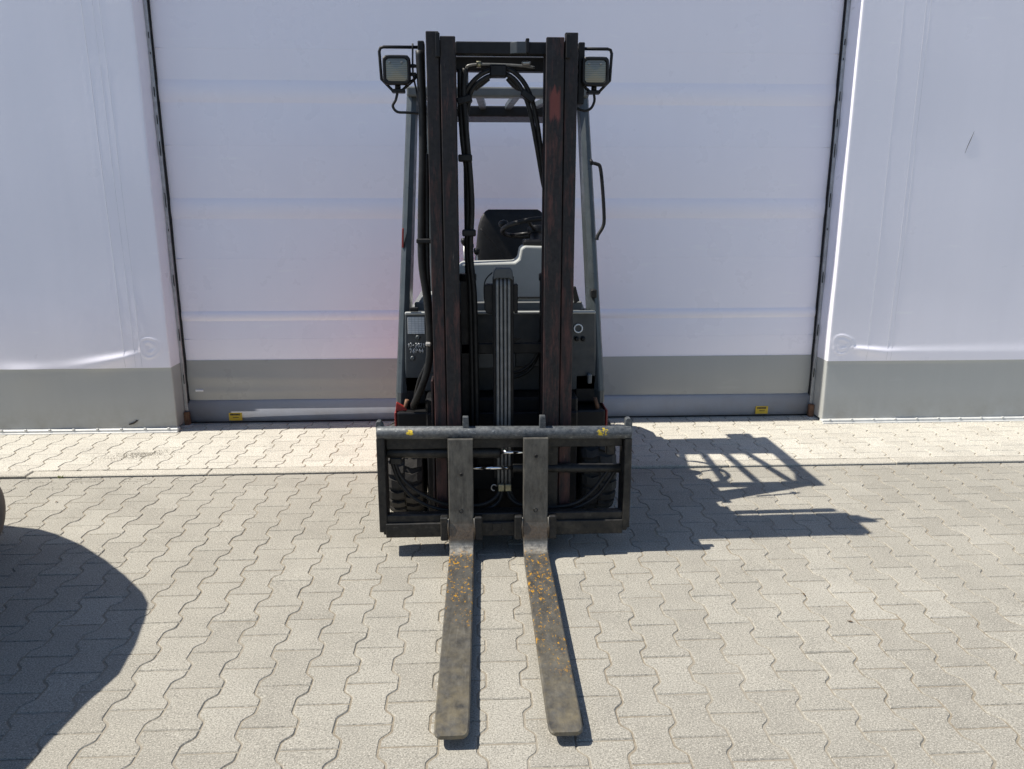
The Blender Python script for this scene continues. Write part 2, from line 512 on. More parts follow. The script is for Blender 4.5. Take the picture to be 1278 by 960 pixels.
def lay_pavers(name, mat, x0, x1, y0, y1, zbase, xoff, yoff, limit, seed):
    """columns of double-T pavers; nearest ones in view are single objects, the rest one joined part"""
    rng = random.Random(seed)
    st = 0.05
    nx = int((x1 - x0) / st) + 1; ny = int((y1 - y0) / st) + 1
    GV = [(x0 + (x1 - x0) * a / (nx - 1), y0 + (y1 - y0) * b / (ny - 1), zbase - 0.0029 + max(-0.0012, min(0.0009, rng.gauss(0, 0.0008)))) for a in range(nx) for b in range(ny)]
    root = MB().grid(GV, nx, ny).build(name, M['sand'], recalc=False)
    tag(root, kind='structure')
    cells = []
    c0 = math.ceil((x0 + 0.09 - xoff) / PW); c1 = math.floor((x1 - 0.09 - xoff) / PW)
    for c in range(c0, c1 + 1):
        half = 0.1 if c % 2 else 0.0
        r0 = math.floor((y0 - yoff - half) / PL) - 1; r1 = math.ceil((y1 - yoff - half) / PL) + 1
        for r in range(r0, r1 + 1):
            cy = yoff + half + r * PL
            cells.append((xoff + c * PW, cy))
    def inview(x, y):
        v = Vector((x, y, zbase)) - cam.location
        v = cam.rotation_euler.to_matrix().inverted() @ v
        if v.z > -0.3: return False
        u = v.x / -v.z * 950; w = v.y / -v.z * 950
        return abs(u) < 655 and -500 < w < 480
    full = [(x, y) for x, y in cells if y - 0.1 >= y0 - 0.001 and y + 0.1 <= y1 + 0.001]
    cut = [(x, y) for x, y in cells if not (y - 0.1 >= y0 - 0.001 and y + 0.1 <= y1 + 0.001) and y + 0.1 > y0 + 0.02 and y - 0.1 < y1 - 0.02]
    vis = sorted([p for p in full if inview(*p)], key=lambda p: p[0] ** 2 + p[1] ** 2)[:limit]
    single = set(vis)
    me = paver_mesh('paver', mat)
    for (x, y) in vis:
        o = bpy.data.objects.new('paver', me)
        o.location = (x, y, zbase + rng.uniform(-0.0006, 0.001))
        o.rotation_euler = (max(-.009, min(.009, rng.gauss(0, 0.005))), max(-.009, min(.009, rng.gauss(0, 0.005))), rng.gauss(0, 0.004))
        COL.objects.link(o); o.parent = root
    V = []; F = []; RN = []
    for (x, y) in full:
        if (x, y) in single: continue
        dz = rng.uniform(-0.0006, 0.001); tx = max(-.009, min(.009, rng.gauss(0, 0.005))); ty = max(-.009, min(.009, rng.gauss(0, 0.005))); rv = rng.random()
        b = len(V)
        V += [(x + a, y + c, zbase + z + dz + a * ty + c * tx) for a, c, z in PV]
        F += [[b + i for i in f] for f in PF]; RN += [rv] * len(PF)
    for (x, y) in cut:
        b = len(V); rv = rng.random()
        lo = y0 + 0.003; hi = y1 - 0.003
        V += [(x + a, min(max(y + c, lo), hi), zbase + z) for a, c, z in PV]
        F += [[b + i for i in f] for f in PF]; RN += [rv] * len(PF)
    me2 = bpy.data.meshes.new('paver_field')
    me2.from_pydata(V, [], F)
    at = me2.attributes.new('rnd', 'FLOAT', 'FACE'); at.data.foreach_set('value', RN)
    bm = bmesh.new(); bm.from_mesh(me2); bmesh.ops.recalc_face_normals(bm, faces=bm.faces[:]); bm.to_mesh(me2); bm.free()
    me2.materials.append(mat)
    o = bpy.data.objects.new('paver_field', me2); COL.objects.link(o); o.parent = root; o['kind'] = 'stuff'
    return root
lay_pavers('paved_yard', M['yard'], -7, 7, -4.0, 4.145, 0.0, 0.075, 1.975, 300, 3)
lay_pavers('paved_apron', M['apron'], -7, 7, 4.24, 5.30, 0.010, 0.03, 4.345, 300, 5)
# kerb of edging stones
kb = MB().add([(-7, 4.142, -0.02), (7, 4.142, -0.02), (7, 4.24, -0.02), (-7, 4.24, -0.02)], [[0, 1, 2, 3]]).build('kerb', M['sand'])
tag(kb, kind='structure')
x = -7.0 + 0.47
rk = random.Random(11)
while x < 6.9:
    L = 0.996
    o = MB().box(-L / 2, L / 2, -0.043, 0.043, -0.05, 0.0, 0.005).build('kerb_stone', M['kerb'])
    o.location = (x + L / 2, 4.196 + rk.uniform(-0.003, 0.003), 0.0125 + rk.uniform(-0.002, 0.002))
    o.rotation_euler = (rk.gauss(0, 0.008), rk.gauss(0, 0.002), rk.gauss(0, 0.0022))
    o.parent = kb
    x += 1.0

# ------------------------------------------------------------------ hall walls
WY = 5.0; DY = 5.19; SEAM = 0.447
def gauss(d, s): return math.exp(-(d / s) ** 2)
def fbm(x, z, seed):
    s = 0
    for k, (fx, fz, a) in enumerate(((1.3, 0.7, 1), (2.9, 1.1, .5), (0.6, 2.3, .8), (5.1, 3.7, .2))):
        s += a * math.sin(fx * x * 2 + fz * z * 2.3 + seed * (k + 1) * 1.7) * math.cos(fz * x * 1.1 - fx * z * 1.3 + seed * 2.1 + k)
    return s
def wall_disp(side, x, z):
    if side < 0: cx, cz = -2.133, 0.582
    else: cx, cz = 2.495, 0.563
    d = 0.0022 * fbm(x, z, 1.0 if side < 0 else 4.0)
    r = math.hypot(x - cx, z - cz)
    wob = 1 + 0.08 * math.sin(3 * math.atan2(z - cz, x - cx) + 1)
    d += 0.0042 * gauss(r - 0.064 * wob, 0.006) + 0.0035 * gauss(r - 0.034 * wob, 0.011) + 0.0016 * gauss(r, 0.06) * math.sin(x * 190 + 3 * math.sin(z * 150)) * math.sin(z * 170 + 2 * math.sin(x * 120)) - 0.001 * gauss(r, 0.03)
    if side < 0:
        t = (cx - x)
        if t > 0.05:
            zc = 0.565 - 0.13 * (1 - math.exp(-t / 0.32)) + 0.012 * math.sin(t * 6)
            am = 0.011 * math.exp(-((t - 0.26) / 0.2) ** 2) + 0.009 * gauss(t - 0.82, 0.13) + 0.003
            w = 0.016 + 0.03 * min(1, t)
            u = z - zc
            d += am * min(1, (t - 0.05) / 0.1) * (gauss(u, w) if u > 0 else gauss(u, w * 2.6))
        # diagonal tension folds
        for ang, a in ((1.0, .0022), (1.35, .0016), (0.6, .0016)):
            q = (x - cx) * math.sin(ang) + (z - cz) * math.cos(ang)
            l = -(x - cx) * math.cos(ang) + (z - cz) * math.sin(ang)
            if l > 0.08: d += a * gauss(q, 0.018 + 0.04 * l) * math.exp(-l / 0.35)
        for sx in (-2.2, -2.265, -2.29, -2.335):
            d += 0.0002 * gauss(x - sx - 0.004 * math.sin(z * 3), 0.006)
    else:
        t = (x - cx)
        if t > 0.05:
            zc = 0.548 - 0.03 * min(1, t / 0.3) - 0.025 * t * 0.6
            am = 0.008 * gauss(t - 0.2, 0.18) + 0.0045
            w = 0.010 + 0.035 * min(1, t * 0.8)
            u = z - zc
            d += am * min(1, (t - 0.05) / 0.06) * (gauss(u, w) if u > 0 else gauss(u, w * 3.0))
        for sx in (2.67, 2.80, 2.825):
            d += 0.0002 * gauss(x - sx - 0.004 * math.sin(z * 2), 0.006)
    if z < SEAM:
        d -= 0.004
        d += 0.0025 * math.sin(x * 5 + 1) * max(0, (z - 0.1))
    return d

def wall(side, label):
    xe = -2.012 if side < 0 else 2.398       # corner towards the door
    root = empty('hall_wall', (xe, WY, 0))
    tag(root, label, 'wall')
    def path():
        out = []
        n = 130
        for i in range(n):
            t = i / (n - 1)
            d = 0.009 + (1.45 * t if t < 0.85 else 1.45 * 0.85 + (t - 0.85) / 0.15 * 3.6)
            out.append((d, 'f'))
        return out[::-1]
    P = path()
    def strip(name, z0, z1, nz, mat):
        V = []
        cols = 0
        zs = [z0 + (z1 - z0) * k / (nz - 1) for k in range(nz)]
        rr = 0.009
        for (d, _) in P:
            xx = xe + side * d
            for z in zs: V.append((xx, WY - wall_disp(side, xx, z), z))
            cols += 1
        base = [WY - wall_disp(side, xe + side * 0.009, z) for z in zs]
        for k in range(1, 6):                     # rounded corner
            a = k / 5 * math.pi / 2
            for z, yb in zip(zs, base): V.append((xe + side * (rr - rr * math.sin(a)), yb + rr * (1 - math.cos(a)), z))
            cols += 1
        for yy in (5.04, 5.08, 5.115, 5.15, 5.172):
            for z in zs: V.append((xe + side * 0.002 * math.sin(z * 7) - (side * 0.004 if z < SEAM else 0) * 0, yy, z))
            cols += 1
        return MB().grid(V, cols, nz).build(name, mat, root, recalc=False)
    strip('upper_sheet', 0.95, 4.6, 26, M['wall_white'])
    strip('upper_sheet', SEAM, 0.952, 84, M['wall_white'])
    strip('lower_sheet', 0.035, SEAM + 0.001, 26, M['wall_grey'])
    # flashing along the foot with clips
    x0, x1 = (xe - 5, xe + 0.012) if side < 0 else (xe - 0.004, xe + 5)
    fl = MB()
    fl.box(x0, x1, WY - 0.02, WY + 0.03, 0.006, 0.036, 0.006)
    fl.box(x0, x1 , WY - 0.034, WY - 0.018, 0.0062, 0.018, 0.003)
    flo = fl.build('base_flashing', M['flash'], root)
    k = xe + side * 0.05
    while abs(k - xe) < 2.2:
        MB().box(k - 0.008, k + 0.008, WY - 0.024, WY - 0.012, 0.03, 0.042, 0.003).build('clip', M['flash'], flo)
        k += side * 0.155
    for sx, rr_ in (((-2.2, .0009), (-2.24, .0009), (-2.305, .0013)) if side < 0 else ((2.665, .0009), (2.805, .0013), (2.835, .001))):
        pts = []
        for k in range(70):
            z = SEAM + 0.005 + (k / 69) ** 1.5 * 4.1
            xx = sx + 0.006 * math.sin(z * 1.3)
            pts.append((xx, WY - wall_disp(side, xx, z) + rr_ * 0.3, z))
        MB().tube(pts, rr_, 6).build('weld_seam', M['seam'], root)
    # steel core behind the sheet
    cx0, cx1 = (xe - 5, xe - 0.03) if side < 0 else (xe + 0.03, xe + 5)
    MB().box(cx0, cx1, WY + 0.05, WY + 0.3, 0.03, 4.6, 0).build('core_panel', M['flash'], root)
    return root
wall_l = wall(-1, 'white sheet hall wall with grey foot band, left of the roller door')
wall_r = wall(1, 'white sheet hall wall with grey foot band, right of the roller door')
# tear in the left wall sheet near its foot
MB().prism([(-2.325, 0.066), (-2.29, 0.078), (-2.272, 0.092), (-2.262, 0.088), (-2.285, 0.069), (-2.32, 0.058)], 'y', WY - 0.006, WY + 0.004).build('tear', M['ink'], wall_l)

MB().tube([(xx, WY - wall_disp(1, xx, zz_) - .0006, zz_) for xx, zz_ in ((3.174, 1.815), (3.186, 1.86), (3.2, 1.9), (3.216, 1.95))], [0.0006, 0.0014, 0.0018, 0.0006], 6).build('scratch', M['ink'], wall_r)
lint = empty('door_lintel', (0.19, 5.0, 3.2))
tag(lint, 'white lintel sheet spanning above the roller door', 'lintel')
MB().box(-2.0, 2.39, 5.01, 5.3, 3.2, 4.6, 0.01).build('lintel_sheet', M['wall_white'], lint)

# ------------------------------------------------------------------ roller door
door = empty('roller_door', (0.19, DY, 0))
tag(door, 'wide white roller door curtain with grey lower band behind the forklift', 'door')
DX0, DX1 = -2.035, 2.425
def door_strip(name, z0, z1, prof, mat, nz):
    V = []; nx = 90
    for i in range(nx):
        x = DX0 + (DX1 - DX0) * i / (nx - 1)
        edge = min(x - DX0, DX1 - x)
        for k in range(nz):
            t = k / (nz - 1); z = z0 + (z1 - z0) * t
            d = prof(t, x) + 0.003 * fbm(x * 0.6, z * 0.9, 7.0)
            d *= min(1, edge / 0.06 + 0.15)
            V.append((x, DY - d + 0.012 * (1 - min(1, edge / 0.1)), z))
    return MB().grid(V, nx, nz).build(name, mat, door, recalc=False)
zz = [0.172, 0.455, 0.725, 0.79, 1.40, 1.53, 2.12, 2.255, 2.84, 2.975, 3.24]
flat = lambda t, x: 0.004 * math.sin(math.pi * t)
greyp = lambda t, x: 0.004 + 0.006 * math.sin(math.pi * t) + 0.006 * gauss(t - 0.55 - 0.05 * math.sin(x * 2), 0.12) * math.exp(-(x + 2) / 1.2) + 0.005 * gauss(t - 0.2, 0.1) * math.exp(-(x + 2) / 1.5)
pocket = lambda t, x: 0.0075 * math.sin(math.pi * t) ** 0.8
door_strip('grey_panel', zz[0], zz[1] + .001, greyp, M['door_grey'], 26)
for i in range(1, len(zz) - 1):
    if zz[i + 1] - zz[i] < 0.2:
        door_strip('wind_bar_pocket', zz[i], zz[i + 1] + .001, pocket, M['door_white'], 12)
    else:
        door_strip('curtain_panel', zz[i], zz[i + 1] + .001, flat, M['door_white'], 14)
# thin weld seams across the curtain
for z in (1.141, 0.60, 1.86, 2.44):
    V = [(DX0 + 0.05, DY - 0.006 - 0.003 * 0, z)]
    m = MB()
    pts = []
    for i in range(60):
        x = DX0 + 0.06 + (DX1 - DX0 - 0.12) * i / 59
        zi = [k for k in range(len(zz) - 1) if zz[k] <= z <= zz[k + 1]][0]
        t = (z - zz[zi]) / (zz[zi + 1] - zz[zi])
        pts.append((x, DY - (flat(t, x) + 0.003 * fbm(x * 0.6, z * 0.9, 7.0)) + 0.0012, z))
    m.tube(pts, 0.0022, 6).build('weld_seam', M['door_white'], door)
bar = MB()
prof = []
for k in range(15):
    a = -math.pi / 2 + math.pi * k / 14
    prof.append((DY - 0.005 - 0.022 * math.cos(a), 0.098 + 0.077 * math.sin(a)))
prof += [(DY + 0.05, 0.175), (DY + 0.05, 0.022)]
V = []
for x in (DX0 + 0.01, DX1 - 0.01):
    V += [(x, y, z) for y, z in prof]
n = len(prof)
bar.add(V, [[i, (i + 1) % n, n + (i + 1) % n, n + i] for i in range(n)] + [list(range(n))[::-1], list(range(n, 2 * n))], True)
bo = bar.build('bottom_bar', M['door_bar'], door)
MB().box(DX0 + 0.01, DX1 - 0.01, DY + 0.0, DY + 0.04, 0.012, 0.03, 0.002).build('rubber_seal', M['gap'], bo)
for sx in (-1.673, 2.03):
    st = MB().box(sx - 0.045, sx + 0.045, DY - 0.031, DY - 0.0275, 0.034, 0.09, 0.0012)
    s = st.build('warning_sticker', M['sticker'], door)
    tag(s, 'small yellow sticker at the %s end of the door foot' % ('left' if sx < 0 else 'right'))
    rs = random.Random(2)
    xx = sx - 0.034
    pr = MB()
    while xx < sx + 0.032:
        w = rs.uniform(0.005, 0.009)
        pr.box(xx, xx + w, DY - 0.0325, DY - 0.0305, 0.071, 0.084, 0)
        xx += w + 0.002
    pr.box(sx - 0.018, sx + 0.022, DY - 0.0325, DY - 0.0305, 0.055, 0.059, 0)
    pr.build('print', M['ink'], s)
MB().box(-1.935, -1.88, DY - 0.016, DY - 0.009, 0.238, 0.254, 0.003).build('scuff_mark', M['scuff'], door)
for sd, xr in ((-1, -2.012), (1, 2.398)):
    r = MB().box(min(xr, xr - sd * 0.022), max(xr, xr - sd * 0.022), 5.158, 5.184, 0.03, 3.3, 0.002).build('guide_rail', M['rail'], door)
    MB().box(min(xr - sd * 0.024, xr - sd * 0.029), max(xr - sd * 0.024, xr - sd * 0.029), 5.172, 5.2, 0.03, 3.3, 0.001).build('seal_strip', M['gap'], r)
    MB().box(min(xr - sd * 0.001, xr - sd * 0.036), max(xr - sd * 0.001, xr - sd * 0.036), 5.125, 5.157, 0.008, 0.105, 0.003).build('rail_foot', M['rust'], r)
    MB().box(min(xr + sd * .02, xr - sd * 0.05), max(xr + sd * .02, xr - sd * 0.05), 5.09, 5.16, 0.0085, 0.016, 0.001).build('foot_plate', M['flash'], r)
    # torn rail lip: short pieces of dark rubber edge
    rr = random.Random(5)
    z = 0.3
    while z < 3.2:
        h = rr.uniform(0.02, 0.16)
        MB().box(xr - 0.0015 - sd * .016, xr + 0.0015 - sd * .016, 5.15, 5.1575, z, z + h * .6, 0.0005).build('edge_rubber', M['gap'], r)
        z += h + rr.uniform(0.02, 0.25)

# ------------------------------------------------------------------ forklift
CX = 0.115
def mx(x): return 2 * CX - x
fl = empty('forklift', (CX, 3.9, 0))
tag(fl, 'dark forklift truck seen head on with two forks lowered to the ground', 'forklift')

# mast channels (open C sections)
def channel(x0, x1, y0, y1, z0, z1, open_dir, mat, name='mast_channel'):
    t = 0.014; f = 0.022
    if open_dir > 0:
        poly = [(x0, y0), (x1, y0), (x1, y0 + f), (x0 + t, y0 + f), (x0 + t, y1 - f), (x1, y1 - f), (x1, y1), (x0, y1)]
    else:
        poly = [(x0, y0), (x1, y0), (x1, y1), (x0, y1), (x0, y1 - f), (x1 - t, y1 - f), (x1 - t, y0 + f), (x0, y0 + f)]
    return MB().prism(poly, 'z', z0, z1, 0.0025).build(name, mat, fl)
channel(-0.184, -0.134, 3.182, 3.43, 0.07, 2.146, 1, M['mast_outer'])
channel(0.3575, 0.4085, 3.182, 3.43, 0.07, 2.146, -1, M['mast_outer'])
channel(-0.129, -0.070, 3.172, 3.315, 0.09, 2.127, 1, M['mast_inner'])
channel(0.2835, 0.3535, 3.172, 3.315, 0.09, 2.127, -1, M['mast_inner'])
MB().cyl((0.388, 3.468, 0.95), (0.388, 3.468, 2.08), 0.024, 12).build('hose_conduit', M['black'], fl)
for s in (-1, 1):
    X = lambda x: x if s < 0 else mx(x)
    a, b = sorted((X(-0.1338), X(-0.1292)))
    MB().box(a, b, 3.21, 3.28, 0.1, 2.12, 0).build('slide_strip', M['black'], fl)
    a, b = sorted((X(-0.146), X(-0.1295)))
    MB().box(a, b, 3.166, 3.181, 2.05, 2.138, 0.002).build('wear_pad', M['black'], fl)
    # lamp bracket plate beside the mast
    a, b = sorted((X(-0.226), X(-0.200)))
    MB().box(a, b, 3.33, 3.40, 1.9 if s > 0 else 1.5, 2.14, 0.003).build('bracket_plate', M['black'], fl)
# top cross beams
tb = MB().box(-0.072, mx(-0.072), 3.262, 3.31, 2.078, 2.126, 0.004).build('top_crossbeam', M['black'], fl)
MB().prism([(0.145, 3.262), (0.172, 3.246), (0.212, 3.246), (0.214, 3.262)], 'z', 2.08, 2.124, 0.002).build('stop_block', M['slate_side'], tb)
MB().box(0.208, 0.222, 3.244, 3.30, 2.082, 2.136, 0.002).build('stop_tab', M['black'], tb)
MB().box(-0.12, mx(-0.12), 3.345, 3.40, 2.03, 2.085, 0.004).build('rear_crossbeam', M['black'], fl)
MB().box(-0.125, mx(-0.125), 3.34, 3.37, 0.845, 0.892, 0.004).build('mid_crossbeam', M['black'], fl)
MB().prism([(0.16, 0.89), (0.20, 0.915), (0.13, 0.915)], 'y', 3.345, 3.36).build('gusset', M['black'], fl)
MB().box(-0.125, mx(-0.125), 3.34, 3.38, 0.2, 0.3, 0.004).build('lower_crossbeam', M['black'], fl)
# galvanised pipe under the top beam
zp = MB().tube(catmull([(-0.03, 3.33, 1.96), (-0.03, 3.33, 2.03), (-0.015, 3.325, 2.047), (0.05, 3.32, 2.05), (0.17, 3.32, 2.047), (0.25, 3.325, 2.04)], 5), 0.0055, 8).build('hydraulic_pipe', M['pipe'], fl)
MB().cyl((0.012, 3.318, 2.049), (0.03, 3.318, 2.049), 0.013, 6).build('pipe_nut', M['zinc'], zp)
MB().box(0.195, 0.232, 3.29, 3.32, 2.045, 2.06, 0.005).build('pipe_clip', M['steel'], zp)
# lift cylinders
for xx in (-0.035, 0.315):
    c = MB().cyl((xx, 3.375, 0.1), (xx, 3.375, 1.17), 0.033, 20, 0.004).build('lift_cylinder', M['black'], fl)
    MB().cyl((xx, 3.375, 1.165), (xx, 3.375, 1.2), 0.038, 20, 0.006).build('cylinder_head', M['plastic'], c)
    MB().cyl((xx, 3.375, 1.2), (xx, 3.375, 2.03), 0.013, 14).build('piston_rod', M['black'], c)
cg = MB().box(-0.07, -0.005, 3.34, 3.346, 0.5, 1.17, 0.004).build('cylinder_guard', M['black'], fl)
# rows of vertical pipes with bracket
for k in range(4):
    xx = 0.089 + k * 0.0165
    MB().tube(catmull([(xx, 3.205, 1.195), (xx, 3.2, 1.0), (xx + 0.001, 3.2, 0.6), (xx + 0.002, 3.2, 0.27)], 4), 0.0066, 8).build('vertical_pipe', M['pipe'], fl)
pb = MB().prism([(0.072, 1.19), (0.074, 1.225), (0.082, 1.236), (0.145, 1.236), (0.153, 1.225), (0.156, 1.185), (0.14, 1.195), (0.09, 1.195)], 'y', 3.19, 3.25, 0.003).build('pipe_head_bracket', M['slate_side'], fl)
for a, b in ((0.035, 0.075), (0.155, 0.178)):
    MB().prism([(a, 1.06), (a, 1.155), (a + .008, 1.165), (b, 1.165), (b, 1.04), (a + .01, 1.04)], 'y', 3.24, 3.29, 0.003).build('hose_guide', M['black'], pb)
MB().tube(catmull([(0.07, 3.24, 1.215), (0.045, 3.24, 1.19), (0.035, 3.24, 1.16), (0.035, 3.24, 1.1)], 5), 0.003, 6).build('wire', M['black'], pb)
MB().box(0.07, 0.16, 3.222, 3.24, 0.3, 1.2, 0.003).build('pipe_backplate', M['black'], fl)
mf = MB()
mf.box(0.088, 0.116, 3.18, 3.215, 0.252, 0.285, 0.003).box(0.119, 0.147, 3.18, 3.215, 0.252, 0.285, 0.003)
mf.cyl((0.102, 3.178, 0.268), (0.102, 3.19, 0.268), 0.009, 6).cyl((0.133, 3.178, 0.268), (0.133, 3.19, 0.268), 0.009, 6)
mfo = mf.build('pipe_manifold', M['zinc'], fl)
MB().tube([(0.07 + 0.012 * math.cos(a), 3.18, 0.272 + 0.014 * math.sin(a)) for a in [k * .45 + 0.5 for k in range(11)]], 0.0028, 6).build('hose_clip', M['steel'], mfo)
# carriage hoses
def hose(pts, r, name='hydraulic_hose', mat=None, n=7):
    return MB().tube(catmull(pts, n), r, 10).build(name, mat or M['rubber'], fl)
hose([(0.096, 3.19, 0.255), (0.075, 3.18, 0.225), (0.02, 3.165, 0.2), (-0.06, 3.155, 0.2), (-0.16, 3.15, 0.215), (-0.27, 3.15, 0.275), (-0.335, 3.15, 0.34), (-0.362, 3.15, 0.42)], 0.0085)
hose([(0.107, 3.19, 0.255), (0.09, 3.185, 0.205), (0.04, 3.17, 0.178), (-0.06, 3.16, 0.175), (-0.17, 3.155, 0.185), (-0.27, 3.155, 0.23), (-0.34, 3.155, 0.31), (-0.375, 3.15, 0.42)], 0.0085)
hose([(0.13, 3.19, 0.255), (0.145, 3.18, 0.22), (0.19, 3.165, 0.195), (0.30, 3.155, 0.185), (0.42, 3.15, 0.2), (0.50, 3.15, 0.255), (0.555, 3.15, 0.33), (0.575, 3.15, 0.36)], 0.0085)
hose([(0.14, 3.19, 0.255), (0.165, 3.185, 0.205), (0.22, 3.17, 0.178), (0.32, 3.16, 0.166), (0.43, 3.155, 0.18), (0.525, 3.155, 0.235), (0.58, 3.155, 0.31), (0.61, 3.15, 0.365)], 0.0085)
# arch of hoses at the mast head
for off in (0.0, 0.021):
    hose([(-0.05, 3.32, 1.78), (-0.047 + off, 3.32, 1.88), (-0.025 + off * .8, 3.315, 1.955 - off * .3), (0.03 + off * .6, 3.31, 2.01 - off * .8), (0.10, 3.31, 2.032 - off), (0.16 - off * .5, 3.31, 2.022 - off * .9),
          (0.215 - off, 3.31, 1.965 - off * .4), (0.25 - off, 3.315, 1.875), (0.275 - off * .8, 3.32, 1.74), (0.292 - off * .3, 3.335, 1.6), (0.315, 3.35, 1.45), (0.318, 3.36, 1.1)], 0.0095)
ac = MB().box(0.065, 0.135, 3.285, 3.335, 1.998, 2.045, 0.006).build('hose_arch_clamp', M['black'], fl)
for cxx, czz, ang in ((0.222, 1.925, 0.6), (-0.038, 1.91, -0.25)):
    MB().box(cxx - 0.032, cxx + 0.03, 3.285, 3.345, czz - 0.014, czz + 0.014, 0.004, rot=Matrix.Rotation(ang, 3, 'Y')).build('hose_clamp', M['plastic'], fl)
for a, b, c in (((0.06, 2.0), (0.02, 1.97), (0.0, 1.955)), ((0.14, 2.0), (0.175, 1.965), (0.2, 1.96))):
    MB().tube(catmull([(a[0], 3.33, a[1]), (b[0], 3.33, b[1]), (c[0], 3.33, c[1])], 4), [0.012] * 4 + [0.011] * 4 + [0.004], 8).build('hose_sleeve', M['rubber'], fl)
# inner left hose pair
hose([(-0.035, 3.3, 2.03), (-0.042, 3.3, 1.93), (-0.03, 3.3, 1.75), (-0.018, 3.3, 1.6), (-0.014, 3.3, 1.47), (-0.022, 3.3, 1.3), (-0.008, 3.3, 1.12), (-0.004, 3.3, 0.9), (0.0, 3.3, 0.5)], 0.012)
hose([(-0.055, 3.31, 2.03), (-0.055, 3.31, 1.9), (-0.048, 3.31, 1.75), (-0.03, 3.315, 1.6), (-0.03, 3.315, 1.45), (-0.036, 3.315, 1.3), (-0.024, 3.315, 1.1), (-0.02, 3.315, 0.5)], 0.012)
for zc, xc in ((1.68, -0.032), (1.375, -0.02)):
    MB().box(xc - 0.036, xc + 0.022, 3.28, 3.335, zc - 0.012, zc + 0.016, 0.004).build('hose_clamp', M['plastic'], fl)
# outer left hose bundle along the mast
hose([(-0.218, 3.32, 2.1), (-0.214, 3.325, 1.9), (-0.216, 3.33, 1.7), (-0.228, 3.33, 1.45), (-0.232, 3.33, 1.25), (-0.215, 3.33, 1.1), (-0.205, 3.33, 0.93), (-0.215, 3.34, 0.8), (-0.25, 3.36, 0.69), (-0.29, 3.42, 0.6), (-0.3, 3.5, 0.56)], 0.0165, 'hose_bundle')
hose([(-0.20, 3.33, 1.7), (-0.205, 3.335, 1.45), (-0.208, 3.335, 1.2), (-0.2, 3.34, 0.95), (-0.212, 3.35, 0.83), (-0.26, 3.37, 0.72), (-0.285, 3.43, 0.62), (-0.285, 3.5, 0.58)], 0.010)
hose([(-0.205, 3.34, 0.8), (-0.25, 3.39, 0.74), (-0.275, 3.42, 0.68), (-0.275, 3.46, 0.6)], 0.006)
MB().box(-0.252, -0.188, 3.305, 3.36, 1.333, 1.353, 0.004).build('hose_clamp', M['plastic'], fl)
MB().box(-0.224, -0.2, 3.3, 3.35, 0.888, 0.906, 0.005).build('hose_clamp', M['steel'], fl)
MB().tube(catmull([(-0.246, 3.34, 2.13), (-0.248, 3.34, 2.02), (-0.236, 3.34, 1.95), (-0.218, 3.34, 1.84)], 5), 0.004, 6).build('hose_guard_rod', M['black'], fl)
MB().box(-0.2, -0.192, 3.225, 3.33, 0.1, 0.75, 0.001).build('mast_edge_plate', M['mast_inner'], fl)

